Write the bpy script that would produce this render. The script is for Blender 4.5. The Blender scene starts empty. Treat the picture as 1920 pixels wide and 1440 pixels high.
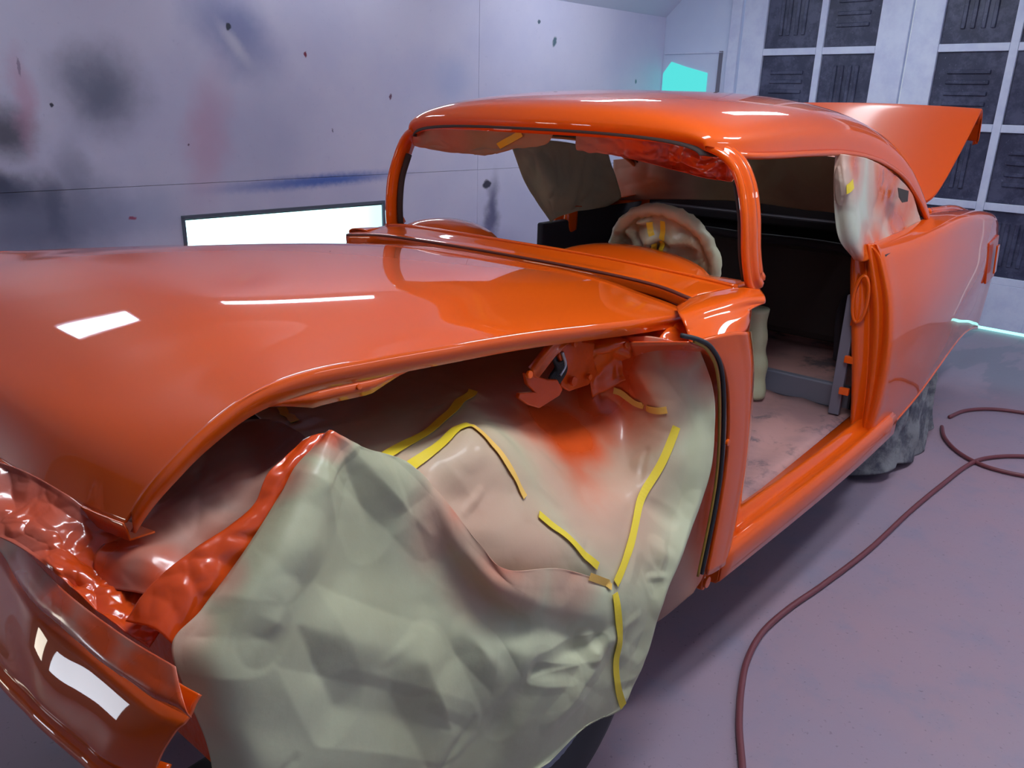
import bpy, bmesh, math, random
import numpy as np
from mathutils import Vector, Matrix, noise
from mathutils.bvhtree import BVHTree
random.seed(7)
C = bpy.context.scene.collection
SC = bpy.context.scene

# ------------------------------------------------------------------ camera
cam_d = bpy.data.cameras.new('camera'); cam = bpy.data.objects.new('camera', cam_d); C.objects.link(cam)
YAW, PITCH, ROLL, FPX = .68, .337, -.0285, 1505.0
fw = Vector((math.cos(YAW)*math.cos(PITCH), math.sin(YAW)*math.cos(PITCH), -math.sin(PITCH)))
rt = Vector((math.sin(YAW), -math.cos(YAW), 0)); dn = fw.cross(rt)
rr = rt*math.cos(ROLL)+dn*math.sin(ROLL); dd = -rt*math.sin(ROLL)+dn*math.cos(ROLL)
m = Matrix(((rr.x, -dd.x, -fw.x, -1.20), (rr.y, -dd.y, -fw.y, -1.68), (rr.z, -dd.z, -fw.z, 1.69), (0, 0, 0, 1)))
cam.matrix_world = m
cam_d.sensor_width = 36; cam_d.lens = 36*FPX/1920; cam_d.clip_start = .02
SC.camera = cam
# ------------------------------------------------------------------ light and exposure
SC.view_settings.view_transform = 'Standard'; SC.view_settings.look = 'None'
SC.view_settings.exposure = .34; SC.view_settings.gamma = 1; SC.view_settings.use_curve_mapping = False
W = bpy.data.worlds.new('world'); SC.world = W; W.use_nodes = True
W.node_tree.nodes['Background'].inputs[0].default_value = (.75, .82, 1, 1)
W.node_tree.nodes['Background'].inputs[1].default_value = .5
LAMP_COL = (.86, .93, 1)
# (x, y, z, length, width, turn about the length axis, strength, label) in room coordinates
LAMPS = [(-.18, 3.07, 2.76, .7, .14, -.726, 15, 'slanted ceiling light above the hood nose on the left slope'),
         (2.10, 3.27, 2.68, 1.6, .09, -1.0, 15, 'slanted light strip at the top of the stained wall beside the windshield'),
         (4.45, 2.50, 3.05, 1.0, .26, 0, 15, 'flat ceiling light nearest the back corner'),
         (.50, -1.15, 3.05, 1.6, .30, 0, 24, 'flat ceiling light over the driver side of the engine bay'),
         (3.30, -1.55, 3.05, 1.6, .30, 0, 20, 'flat ceiling light on the open floor side near the back doors'),
         (4.9, .9, 3.04, 1.2, .24, 0, 15, 'flat ceiling light over the raised trunk lid'),
         (2.9, -3.20, 2.76, 1.6, .14, .726, 10, 'slanted ceiling light on the right slope beyond the air hose')]

ROOM_ROT = -.097
# ------------------------------------------------------------------ helpers
def tag(o, label=None, cat=None, group=None, kind=None):
    if label: o['label'] = label
    if cat: o['category'] = cat
    if group: o['group'] = group
    if kind: o['kind'] = kind
    return o
def empty(name, loc=(0, 0, 0), label=None, cat=None, kind=None):
    o = bpy.data.objects.new(name, None); C.objects.link(o); o.location = loc; o.empty_display_size = .1
    return tag(o, label, cat, None, kind)
def link(name, me, mat, parent=None, smooth=True):
    o = bpy.data.objects.new(name, me); C.objects.link(o)
    if mat: me.materials.append(mat)
    if smooth:
        me.polygons.foreach_set('use_smooth', [True]*len(me.polygons))
    if parent:
        o.parent = parent
        if parent.location.length > 0 or parent.parent:
            bpy.context.view_layer.update()
            o.matrix_parent_inverse = parent.matrix_world.inverted()
    return o
def mesh(name, vs, fs):
    me = bpy.data.meshes.new(name); me.from_pydata([tuple(v) for v in vs], [], fs); me.update(); return me
def cr(pts, n, closed=False):
    """Catmull-Rom through points, n samples overall"""
    P = [Vector(p) for p in pts]; N = len(P); out = []
    segs = N if closed else N-1
    for i in range(n):
        t = i*segs/(n if closed else n-1); k = min(int(t), segs-1); f = t-k
        if closed: a, b, c, d = P[(k-1) % N], P[k % N], P[(k+1) % N], P[(k+2) % N]
        else:
            b, c = P[k], P[k+1]; a = P[k-1] if k > 0 else b*2-c; d = P[k+2] if k+2 < N else c*2-b
        out.append(.5*((2*b)+(c-a)*f+(2*a-5*b+4*c-d)*f*f+(3*b-a-3*c+d)*f**3))
    return out
def surf(rows, nu, nv):
    """control net -> nu x nv grid of points"""
    R = [cr(r, nv) for r in rows]
    cols = [cr([R[i][j] for i in range(len(R))], nu) for j in range(nv)]
    return [[cols[j][i] for j in range(nv)] for i in range(nu)]
OUT = Vector((-.5, -1, .5))            # side of a sheet that faces out of the car
def normals(G):
    nu, nv = len(G), len(G[0]); out = []
    for i in range(nu):
        row = []
        for j in range(nv):
            a = G[min(i+1, nu-1)][j]-G[max(i-1, 0)][j]; b = G[i][min(j+1, nv-1)]-G[i][max(j-1, 0)]
            n = a.cross(b); row.append(n.normalized() if n.length > 1e-12 else Vector((0, 0, 1)))
        out.append(row)
    return out
def crumple(G, amp, scale, seed=0, stretch=(1, 1, 1), fine=.35, edge=0.4, creases=(), rand=0, ra=.006):
    """push a sheet in and out: soft facets plus sharp tent shaped folds"""
    N = normals(G); nu, nv = len(G), len(G[0])
    P = np.array([[tuple(p) for p in r] for r in G]); H = np.zeros((nu, nv))
    for i in range(nu):
        for j in range(nv):
            if N[i][j].dot(OUT) < 0: N[i][j] = -N[i][j]
            p = G[i][j]; q = Vector((p.x*stretch[0], p.y*stretch[1], p.z*stretch[2]))*scale+Vector((seed*7.3, seed*3.1, seed*1.7))
            q = q+noise.noise_vector(q*.6)*.5
            d1 = noise.voronoi(q)[0]; d2 = noise.voronoi(q*2.3+Vector((5, 1, 2)))[0]
            H[i, j] = ((d1[1]-d1[0])+(d2[1]-d2[0])*fine*.8-.45+noise.noise(q*.5)*.8)*amp
    rg = random.Random(seed*17+3); L = list(creases)
    for k in range(rand):
        i, j = rg.randrange(3, nu-3), rg.randrange(3, nv-3); a = P[i, j]; ln = rg.uniform(.05, .17)
        dv = np.array([rg.uniform(-1, 1) for _ in range(3)]); n = np.array(N[i][j]); dv -= n*dv.dot(n); dv /= np.linalg.norm(dv)
        L.append((a, a+dv*ln, rg.uniform(.012, .042), rg.uniform(-1, 1)*ra))
    for a, b, w, h in L:
        a = np.array(a, float); b = np.array(b, float); ab = b-a; f = np.clip(((P-a)@ab)/ab.dot(ab), 0, 1)
        d = np.linalg.norm(P-(a+f[..., None]*ab), axis=2)
        side = .6+.4*(1-np.abs(2*f-1))
        H += h*side*np.clip(1-d/w, 0, 1)
    out = []
    for i in range(nu):
        row = []
        for j in range(nv):
            e = min(i, nu-1-i, 4)/4*min(j, nv-1-j, 4)/4
            row.append(G[i][j]+N[i][j]*float(H[i, j])*(edge+(1-edge)*e))
        out.append(row)
    return out
def grid_obj(name, G, mat, parent=None, thick=0, flip=False, skip=None, spray=None, bev=0):
    nu, nv = len(G), len(G[0])
    vs = [p for r in G for p in r]; fs = []
    for i in range(nu-1):
        for j in range(nv-1):
            if skip and skip((G[i][j]+G[i+1][j+1]+G[i+1][j]+G[i][j+1])/4): continue
            q = (i*nv+j, i*nv+j+1, (i+1)*nv+j+1, (i+1)*nv+j)
            fs.append(q[::-1] if flip else q)
    me = mesh(name, vs, fs)
    if spray:
        at = me.attributes.new('spray', 'FLOAT', 'POINT')
        at.data.foreach_set('value', [spray(v) for v in vs])
    o = link(name, me, mat, parent)
    if thick:
        s = o.modifiers.new('s', 'SOLIDIFY'); s.thickness = thick; s.offset = -1
    return o
def near_pts(pts):
    """overspray strength from a list of (point, radius, strength)"""
    L = [(Vector(p), r, s) for p, r, s in pts]
    def f(v):
        w = 0
        for p, r, s in L:
            d = (v-p).length/r
            if d < 1.6: w = max(w, s*max(0, 1-(d/1.6))**.9*1.25)
        return min(1, w+.12*noise.noise(v*6)*(.3+w))
    return f
def tube(name, pts, r, mat, parent=None, n=60, k=10, closed=False, cap=True):
    P = cr(pts, n, closed); vs = []; fs = []; N = len(P)
    up = Vector((0, 0, 1)); prev = None
    for i, p in enumerate(P):
        t = ((P[(i+1) % N] if closed or i < N-1 else p)-(P[i-1] if closed or i > 0 else p)).normalized()
        a = prev-t*prev.dot(t) if prev else (up.cross(t) if abs(t.z) < .95 else Vector((1, 0, 0)).cross(t))
        a.normalize(); prev = a; b = t.cross(a)
        R = r(i/(N-1)) if callable(r) else r
        for q in range(k):
            an = 2*math.pi*q/k; vs.append(p+(a*math.cos(an)+b*math.sin(an))*R)
    for i in range(N if closed else N-1):
        for q in range(k):
            i2 = (i+1) % N
            fs.append((i*k+q, i*k+(q+1) % k, i2*k+(q+1) % k, i2*k+q))
    if cap and not closed:
        fs.append(tuple(range(k))[::-1]); fs.append(tuple((N-1)*k+q for q in range(k)))
    return link(name, mesh(name, vs, fs), mat, parent)
def sweep(name, path, frames, prof, mat, parent=None, closed_prof=True):
    """profile (a,b) placed along path with frames [(A,B)]"""
    vs = []; fs = []; k = len(prof); N = len(path)
    for p, (A, B) in zip(path, frames):
        for a, b in prof: vs.append(p+A*a+B*b)
    for i in range(N-1):
        for q in range(k if closed_prof else k-1):
            q2 = (q+1) % k; fs.append((i*k+q, i*k+q2, (i+1)*k+q2, (i+1)*k+q))
    if closed_prof:
        fs.append(tuple(range(k))[::-1]); fs.append(tuple((N-1)*k+q for q in range(k)))
    me = mesh(name, vs, fs); bm = bmesh.new(); bm.from_mesh(me); bmesh.ops.recalc_face_normals(bm, faces=bm.faces); bm.to_mesh(me); bm.free()
    return link(name, me, mat, parent)
def bevel(o, w, seg=2, ang=30):
    b = o.modifiers.new('b', 'BEVEL'); b.width = w; b.segments = seg; b.limit_method = 'ANGLE'; b.angle_limit = math.radians(ang)
    b.harden_normals = False
    return o
def plate(name, pts, nrm, thick, mat, parent=None, bw=.003):
    """polygon extruded along nrm by thick"""
    P = [Vector(p) for p in pts]; n = Vector(nrm).normalized()*thick; k = len(P)
    vs = P+[p+n for p in P]
    fs = [tuple(range(k))[::-1], tuple(range(k, 2*k))]+[(i, (i+1) % k, (i+1) % k+k, i+k) for i in range(k)]
    me = mesh(name, vs, fs); bm = bmesh.new(); bm.from_mesh(me); bmesh.ops.recalc_face_normals(bm, faces=bm.faces); bm.to_mesh(me); bm.free()
    o = link(name, me, mat, parent, smooth=False)
    if bw: bevel(o, bw)
    return o
def bx(name, lo, hi, mat, parent=None, bw=.004):
    x0, y0, z0 = lo; x1, y1, z1 = hi
    vs = [(x, y, z) for x in (x0, x1) for y in (y0, y1) for z in (z0, z1)]
    fs = [(0, 1, 3, 2), (4, 6, 7, 5), (0, 4, 5, 1), (2, 3, 7, 6), (0, 2, 6, 4), (1, 5, 7, 3)]
    o = link(name, mesh(name, vs, fs), mat, parent, smooth=False)
    if bw: bevel(o, bw)
    return o
def disc(name, c, nrm, r, h, mat, parent=None, k=18, bw=.002):
    n = Vector(nrm).normalized(); a = n.orthogonal().normalized(); b = n.cross(a); c = Vector(c)
    return plate(name, [c+(a*math.cos(2*math.pi*i/k)+b*math.sin(2*math.pi*i/k))*r for i in range(k)], n, h, mat, parent, bw)
def mir(pts): return [Vector((p[0], -p[1], p[2])) for p in pts]
def ribbon(name, pts, w, bvh, mat, parent, off=.003, n=50, side=None):
    """a strip of tape laid on a surface"""
    P = cr(pts, n); Q = []
    for p in P:
        loc, nn, _, _ = bvh.find_nearest(p)
        if (CAMDIR(loc)).dot(nn) < 0: nn = -nn
        Q.append((loc+nn*off, nn))
    for _ in range(5): Q = [Q[0]]+[((Q[i-1][0]+Q[i][0]*2+Q[i+1][0])/4, (Q[i-1][1]+Q[i][1]*2+Q[i+1][1]).normalized()) for i in range(1, n-1)]+[Q[-1]]
    vs = []; fs = []
    for i, (q, nn) in enumerate(Q):
        t = (Q[min(i+1, n-1)][0]-Q[max(i-1, 0)][0]).normalized(); s = t.cross(nn).normalized()*w/2
        for e in (-1, 0, 1):
            vs.append(q+s*e+nn*.0015)
    for i in range(n-1):
        for e in range(2): fs.append((i*3+e, i*3+e+1, i*3+e+4, i*3+e+3))
    o = link(name, mesh(name, vs, fs), mat, parent, False)
    s = o.modifiers.new('s', 'SOLIDIFY'); s.thickness = .0008; s.offset = 0
    return o
def CAMDIR(p): return OUT
def bvh_of(G):
    nv = len(G[0]); vs = [p for r in G for p in r]
    return BVHTree.FromPolygons(vs, [(i*nv+j, i*nv+j+1, (i+1)*nv+j+1, (i+1)*nv+j) for i in range(len(G)-1) for j in range(nv-1)])

# ------------------------------------------------------------------ materials
class NT:
    def __init__(s, name):
        s.m = bpy.data.materials.new(name); s.m.use_nodes = True; s.t = s.m.node_tree; s.b = s.t.nodes['Principled BSDF']
    def n(s, ty, **k):
        x = s.t.nodes.new(ty)
        for a, v in k.items(): setattr(x, a, v)
        return x
    def l(s, a, b): s.t.links.new(a, b)
    def mix(s, fac, a, b, mode='MIX'):
        x = s.n('ShaderNodeMix', data_type='RGBA', blend_type=mode)
        for sock, v in ((x.inputs[0], fac), (x.inputs[6], a), (x.inputs[7], b)):
            if hasattr(v, 'is_output'): s.l(v, sock)
            elif isinstance(v, (int, float)): sock.default_value = v
            else: sock.default_value = (*v, 1)
        return x.outputs[2]
    def noise(s, vec, scale, detail=4, rough=.55):
        x = s.n('ShaderNodeTexNoise'); x.inputs['Scale'].default_value = scale; x.inputs['Detail'].default_value = detail; x.inputs['Roughness'].default_value = rough
        if vec: s.l(vec, x.inputs['Vector'])
        return x
    def mr(s, v, a, b, c=0, d=1, sm=True):
        x = s.n('ShaderNodeMapRange'); x.interpolation_type = 'SMOOTHSTEP' if sm else 'LINEAR'
        s.l(v, x.inputs[0])
        for i, q in enumerate((a, b, c, d)): x.inputs[i+1].default_value = q
        return x.outputs[0]
    def math(s, op, a, b=None):
        x = s.n('ShaderNodeMath', operation=op)
        for i, v in enumerate((a, b)):
            if v is None: continue
            if hasattr(v, 'is_output'): s.l(v, x.inputs[i])
            else: x.inputs[i].default_value = v
        return x.outputs[0]
    def coord(s): return s.n('ShaderNodeTexCoord').outputs['Object']
    def bump(s, h, strength, dist=.01):
        x = s.n('ShaderNodeBump'); x.inputs['Strength'].default_value = strength; x.inputs['Distance'].default_value = dist
        s.l(h, x.inputs['Height']); s.l(x.outputs[0], s.b.inputs['Normal'])
    def set(s, **k):
        for a, v in k.items():
            i = s.b.inputs[a.replace('_', ' ')]
            if hasattr(v, 'is_output'): s.l(v, i)
            elif isinstance(v, tuple): i.default_value = (*v, 1)
            else: i.default_value = v
        return s
    def blob(s, co, cx, cz, rx, rz, ang=0, inner=.2, axis='xz'):
        mp = s.n('ShaderNodeMapping', vector_type='TEXTURE')
        mp.inputs['Location'].default_value = (cx, 0, cz); mp.inputs['Rotation'].default_value = (0, ang, 0); mp.inputs['Scale'].default_value = (rx, 1e4, rz)
        s.l(co, mp.inputs[0]); v = s.n('ShaderNodeVectorMath', operation='LENGTH'); s.l(mp.outputs[0], v.inputs[0])
        return s.mr(v.outputs['Value'], 1, inner)
def simple(name, col, rough=.5, metal=0, **k):
    t = NT(name); t.set(Base_Color=col, Roughness=rough, Metallic=metal, **k); return t.m

ORANGE = (.75, .098, .003)
t = NT('orange_gloss_paint'); t.set(Base_Color=ORANGE, Roughness=.45, Specular_IOR_Level=.08, Coat_Weight=1.0, Coat_Roughness=.02, Coat_IOR=1.5)
nz = t.noise(t.coord(), 260, 2); t.bump(nz.outputs[0], .02, .002); PAINT = t.m
t = NT('orange_paint_satin'); t.set(Base_Color=(.68, .080, .003), Specular_IOR_Level=.15, Roughness=.42, Coat_Weight=.35, Coat_Roughness=.15); PAINT_SATIN = t.m
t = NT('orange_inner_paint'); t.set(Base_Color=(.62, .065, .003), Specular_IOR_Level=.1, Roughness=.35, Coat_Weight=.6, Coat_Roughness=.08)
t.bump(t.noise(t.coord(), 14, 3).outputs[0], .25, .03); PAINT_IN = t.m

def paper_mat(name, base, base2, spray_col, rough=.6, gl=0):
    t = NT(name); co = t.coord()
    a = t.n('ShaderNodeAttribute', attribute_name='spray').outputs['Fac']
    n1 = t.noise(co, 3.0, 4).outputs[0]; n2 = t.noise(co, 900, 2).outputs[0]; n3 = t.noise(co, 9, 4).outputs[0]
    c = t.mix(t.mr(n1, .35, .65), base, base2)
    pk = t.mix(.55, base, (.62, .22, .16))
    aa = t.math('ADD', a, t.math('MULTIPLY', t.math('SUBTRACT', n3, .5), t.math('MULTIPLY', a, .5)))
    c = t.mix(t.mr(aa, .0, .45), c, pk); c = t.mix(t.mr(aa, .42, .95), c, spray_col)
    c = t.mix(t.math('MULTIPLY', n2, .12), c, (.1, .1, .07))
    t.set(Base_Color=c, Roughness=t.mr(aa, .5, 1, rough, .25), Coat_Weight=t.mr(aa, .55, .95, gl, .7), Coat_Roughness=.12)
    t.bump(t.noise(co, 25, 4, .5).outputs[0], .10, .010)
    return t.m
GREEN_PAPER = paper_mat('green_masking_paper', (.53, .54, .35), (.47, .465, .29), (.74, .085, .01), .55, .12)
TAN_PAPER = paper_mat('tan_masking_paper', (.42, .31, .18), (.34, .25, .14), (.60, .10, .03), .65)
WHITE_PAPER = paper_mat('pale_masking_paper', (.62, .63, .50), (.55, .57, .44), (.80, .13, .01), .45, .2)
PINK_PAPER = paper_mat('dusted_masking_paper', (.36, .30, .24), (.30, .25, .21), (.70, .08, .012), .55, .1)
FILM = paper_mat('sprayed_plastic_film', (.40, .06, .03), (.30, .04, .025), (.78, .075, .004), .25, .8)
TAPE = simple('yellow_tape', (.80, .60, .03), .5)
TAPE_DUST = simple('dusted_yellow_tape', (.84, .50, .10), .5)
RUBBER = simple('black_rubber', (.02, .02, .025), .6)
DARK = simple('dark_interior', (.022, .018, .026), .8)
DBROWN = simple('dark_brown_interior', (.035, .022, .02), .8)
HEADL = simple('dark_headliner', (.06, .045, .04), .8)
GREYM = simple('grey_metal', (.17, .17, .22), .5, .2)
BLACK = simple('black_underside', (.012, .012, .014), .7)
t = NT('dusted_floor_pan'); co = t.coord()
c = t.mix(t.mr(t.noise(co, 3, 5).outputs[0], .4, .6), (.46, .24, .22), (.34, .19, .19))
c = t.mix(t.mr(t.noise(co, 4.5, 6, .7).outputs[0], .52, .66, 0, .85), c, (.10, .08, .10)); t.set(Base_Color=c, Roughness=.7)
t.bump(t.noise(co, 20, 3).outputs[0], .3, .01); PAN = t.m
t = NT('grey_cloth'); co = t.coord()
c = t.mix(t.mr(t.noise(co, 7, 5, .65).outputs[0], .4, .6), (.22, .22, .23), (.07, .07, .09)); t.set(Base_Color=c, Roughness=.9); t.bump(t.noise(co, 40, 4).outputs[0], .5, .01); CLOTH = t.m
t = NT('hose_rubber'); t.set(Base_Color=(.16, .04, .05), Roughness=.5); HOSE = t.m

# floor
t = NT('dusty_concrete_floor'); co = t.coord()
n1 = t.noise(co, .9, 5, .6).outputs[0]; n2 = t.noise(co, 5, 6, .65).outputs[0]; n3 = t.noise(co, 60, 3).outputs[0]
c = t.mix(t.mr(n1, .3, .7), (.28, .225, .30), (.33, .225, .275))
c = t.mix(t.mr(n2, .48, .72, 0, .5), c, (.21, .205, .29))
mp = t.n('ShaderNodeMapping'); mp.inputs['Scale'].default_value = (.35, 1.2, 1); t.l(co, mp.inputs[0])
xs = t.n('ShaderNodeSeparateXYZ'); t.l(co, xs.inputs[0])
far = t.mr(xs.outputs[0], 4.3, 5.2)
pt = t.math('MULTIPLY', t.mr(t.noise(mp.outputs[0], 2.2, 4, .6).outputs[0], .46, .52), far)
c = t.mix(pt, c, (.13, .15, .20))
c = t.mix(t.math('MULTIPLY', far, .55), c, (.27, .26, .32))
c = t.mix(t.mr(n3, .62, .75, 0, .5), c, (.10, .07, .10))
t.set(Base_Color=c, Roughness=.45); t.bump(n2, .08, .02); FLOOR = t.m

# left wall with overspray stains; (x, z, rx, rz, angle, colour, strength)
ST = [((0.799, 3.450, 1.692), .30, .30, .3, (.10, .12, .19), .85), ((1.664, 3.450, 2.070), .40, .26, .7, (.16, .20, .42), .75), ((1.677, 3.450, 2.008), .20, .05, .9, (.62, .62, .72), .8),
      ((0.265, 3.450, 1.456), .20, .16, 0, (.07, .07, .10), .9), ((0.189, 3.450, 1.144), .30, .12, .3, (.03, .04, .07), 1), ((0.459, 3.450, 1.038), .07, .20, 0, (.08, .09, .13), .85),
      ((2.239, 3.450, 1.130), .85, .055, -.03, (.03, .13, .50), .9), ((3.906, 3.450, 0.991), .10, .09, 0, (.02, .02, .04), .95), ((3.965, 3.450, 0.710), .10, .42, .15, (.07, .07, .16), .85),
      ((1.420, 3.450, 1.417), .18, .50, .2, (.62, .30, .42), .5), ((0.383, 3.450, 1.624), .08, .30, 0, (.60, .25, .38), .5), ((0.892, 3.450, 0.977), .50, .20, 0, (.22, .30, .50), .45),
      ((3.521, 3.450, 1.850), .25, .20, 0, (.32, .42, .68), .4), ((0.320, 3.450, 0.957), .60, .35, 0, (.13, .15, .24), .85), ((1.839, 3.450, 1.447), .5, .5, 0, (.36, .40, .58), .35),
      ((0.586, 3.450, 1.215), .10, .25, 0, (.22, .24, .34), .5), ((3.526, 3.450, 0.470), .9, .22, 0, (.20, .20, .40), .65),
      ((1.640, 3.450, 2.115), .035, .05, .3, (.02, .03, .05), 1), ((2.188, 3.450, 1.980), .022, .045, 0, (.20, .02, .05), 1), ((2.905, 3.450, 1.721), .02, .05, 0, (.12, .02, .07), .9), ((0.897, 3.450, 0.963), .05, .025, 0, (.35, .05, .12), .9),
      ((0.537, 3.450, 1.622), .025, .03, 0, (.03, .03, .06), 1), ((4.727, 3.450, 2.228), .05, .09, .3, (.04, .12, .16), .9), ((4.517, 3.450, 2.372), .04, .035, 0, (.04, .10, .14), .9), ((5.964, 3.450, 1.939), .03, .05, 0, (.05, .15, .2), .9),
      ((0.400, 3.450, 1.817), .015, .10, 0, (.15, .1, .2), .6), ((1.304, 3.450, 1.392), .02, .015, 0, (.1, .05, .1), .9), ((2.380, 3.450, 1.482), .012, .03, 0, (.1, .1, .2), .8)]
t = NT('painted_wall_panel'); co = t.coord()
base = t.mix(t.mr(t.noise(co, 1.2, 4).outputs[0], .35, .65), (.58, .58, .76), (.66, .65, .80))
base = t.mix(t.mr(t.noise(co, 30, 5, .7).outputs[0], .60, .75, 0, .35), base, (.40, .42, .60))
dst = t.n('ShaderNodeVectorMath', operation='MULTIPLY_ADD'); nn = t.noise(co, 3.5, 5, .6)
t.l(nn.outputs['Color'], dst.inputs[0]); dst.inputs[1].default_value = (.22, 0, .22)
sub = t.n('ShaderNodeVectorMath', operation='SUBTRACT'); t.l(co, sub.inputs[0]); sub.inputs[1].default_value = (.11, 0, .11); t.l(sub.outputs[0], dst.inputs[2])
dst2 = t.n('ShaderNodeVectorMath', operation='MULTIPLY_ADD'); nn2 = t.noise(co, 30, 3, .6); t.l(nn2.outputs['Color'], dst2.inputs[0]); dst2.inputs[1].default_value = (.03, 0, .03); t.l(co, dst2.inputs[2])
c = base
for (p, rx, rz, an, col, st) in ST:
    big = max(rx, rz) > .12; wide = min(rx, rz) > .06
    f = t.blob(dst.outputs[0] if wide else dst2.outputs[0], p[0], p[2], rx*(1.25 if big else .62), rz*(1.25 if big else .62), an, .1 if big else .5)
    c = t.mix(t.math('MULTIPLY', f, st), c, col)
t.set(Base_Color=c, Roughness=.38); t.bump(t.noise(co, 8, 4).outputs[0], .06, .02); WALLP = t.m
t = NT('white_painted_wood'); co = t.coord()
c = t.mix(t.mr(t.noise(co, 5, 5, .65).outputs[0], .35, .7), (.66, .72, .88), (.55, .60, .80)); t.set(Base_Color=c, Roughness=.5); WHITE = t.m
t = NT('white_back_wall'); co = t.coord()
c = t.mix(t.mr(t.noise(co, 1.5, 5, .6).outputs[0], .35, .7), (.64, .72, .88), (.58, .66, .85)); t.set(Base_Color=c, Roughness=.6); BACKW = t.m
t = NT('white_ceiling'); t.set(Base_Color=(.68, .72, .86), Roughness=.7); CEILM = t.m
t = NT('dark_blue_pane'); co = t.coord()
c = t.mix(t.mr(t.noise(co, 6, 6, .7).outputs[0], .4, .62), (.028, .034, .075), (.075, .085, .15))
c = t.mix(t.mr(t.noise(co, 45, 4, .7).outputs[0], .62, .72, 0, .5), c, (.22, .25, .36)); t.set(Base_Color=c, Roughness=.45); PANE = t.m
def emit(name, col, s):
    t = NT(name); t.set(Base_Color=(0, 0, 0), Emission_Color=col, Emission_Strength=s, Roughness=.4); return t
t = emit('daylight_window', (.55, .93, 1), 2.6); t.set(Roughness=.3); co = t.coord()
vs_ = t.n('ShaderNodeSeparateXYZ'); t.l(co, vs_.inputs[0])
t.set(Emission_Strength=t.mr(vs_.outputs[0], 2.3, 2.75, 3.0, 1.2)); EM_WIN = t.m
EM_TEAL = emit('teal_backlit_sheet', (.10, .80, .78), .75).m
EM_GAP = emit('daylight_gap', (.35, 1, .95), 1.6).m

# ------------------------------------------------------------------ the room (room coordinates turned about z)
room_rot = Matrix.Rotation(ROOM_ROT, 4, 'Z')
def room(o): o.matrix_basis = room_rot @ o.matrix_basis; return o
XB, YL, YR, XF = 6.39, 3.45, -3.6, -4.0
def rbx(name, lo, hi, mat, parent=None, bw=.003):
    o = bx(name, lo, hi, mat, None, bw)
    if parent: o.parent = parent
    else: room(o)
    return o
def struct(o): o['kind'] = 'structure'; return o
def rempty(name): return struct(room(empty(name)))
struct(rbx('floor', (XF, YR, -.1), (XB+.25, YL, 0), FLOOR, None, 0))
wl = struct(rbx('wall_left', (XF, YL+.012, 0), (XB, YL+.14, 2.56), BLACK, None, 0))
# window opening in the lower left wall
WX0, WX1, WZ0, WZ1 = 1.20, 2.80, .60, .93
seams = [-4, -.10, 3.80, XB]
for i in range(3):
    x0, x1 = seams[i]+.0012, seams[i+1]-.0012
    for (z0, z1) in ((.0, 1.137), (1.139, 2.55)):
        if z0 > 1 or x1 < WX0 or x0 > WX1: rbx('wall_panel', (x0, YL, z0), (x1, YL+.012, z1), WALLP, wl, .002)
        else:
            a, b = max(x0, WX0), min(x1, WX1)
            cells = [(x0, x1, z0, WZ0), (x0, x1, WZ1, z1)]
            if a > x0: cells.append((x0, a, WZ0, WZ1))
            if b < x1: cells.append((b, x1, WZ0, WZ1))
            vs = []; fs = []
            for (p0, p1, q0, q1) in cells:
                k = len(vs); vs += [(x, y, z) for x in (p0, p1) for y in (YL, YL+.012) for z in (q0, q1)]
                fs += [tuple(k+j for j in f) for f in [(0, 1, 3, 2), (4, 6, 7, 5), (0, 4, 5, 1), (2, 3, 7, 6), (0, 2, 6, 4), (1, 5, 7, 3)]]
            o = link('wall_panel', mesh('wall_panel', vs, fs), WALLP, None, False); o.parent = wl
w = rempty('window_1')
rbx('pane', (WX0+.015, YL+.006, WZ0+.015), (WX1-.015, YL+.011, WZ1-.025), EM_WIN, w, 0)
for lo, hi in (((WX0-.012, YL-.008, WZ1-.014), (WX1+.012, YL+.011, WZ1+.01)), ((WX0-.012, YL-.008, WZ0-.01), (WX1+.012, YL+.011, WZ0+.012)),
               ((WX0-.012, YL-.008, WZ0), (WX0+.012, YL+.011, WZ1)), ((WX1-.012, YL-.008, WZ0), (WX1+.012, YL+.011, WZ1))):
    rbx('window_frame', lo, hi, simple('dark_window_frame', (.10, .12, .16), .5) if not bpy.data.materials.get('dark_window_frame') else bpy.data.materials['dark_window_frame'], w, .002)
struct(rbx('baseboard_left', (XF, YL-.012, .0), (XB, YL, .09), BACKW, None, .002))
# ceiling: slope, flat
def quadbox(name, a, b, c, d, th, mat):
    return struct(room(plate(name, [a, b, c, d], (Vector(b)-Vector(a)).cross(Vector(d)-Vector(a)), th, mat, None, 0)))
CZ, SY = 3.10, 2.82
quadbox('ceiling', (XF, SY, CZ), (XB, SY, CZ), (XB, YR, CZ), (XF, YR, CZ), -.06, CEILM)
quadbox('ceiling', (XF, YL+.02, 2.54), (XB, YL+.02, 2.54), (XB, SY, CZ), (XF, SY, CZ), -.06, CEILM)
quadbox('ceiling', (XF, -2.97, CZ), (XB, -2.97, CZ), (XB, YR-.02, 2.54), (XF, YR-.02, 2.54), -.06, CEILM)
struct(rbx('wall_right', (XF, YR-.1, 0), (XB, YR, CZ), BACKW, None, 0))
struct(rbx('wall_front', (XF-.1, YR, 0), (XF, YL, CZ), simple('dark_front_wall', (.05, .05, .06), .8), None, 0))  # unseen wall, made dark to deepen reflections in the hood nose
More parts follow.
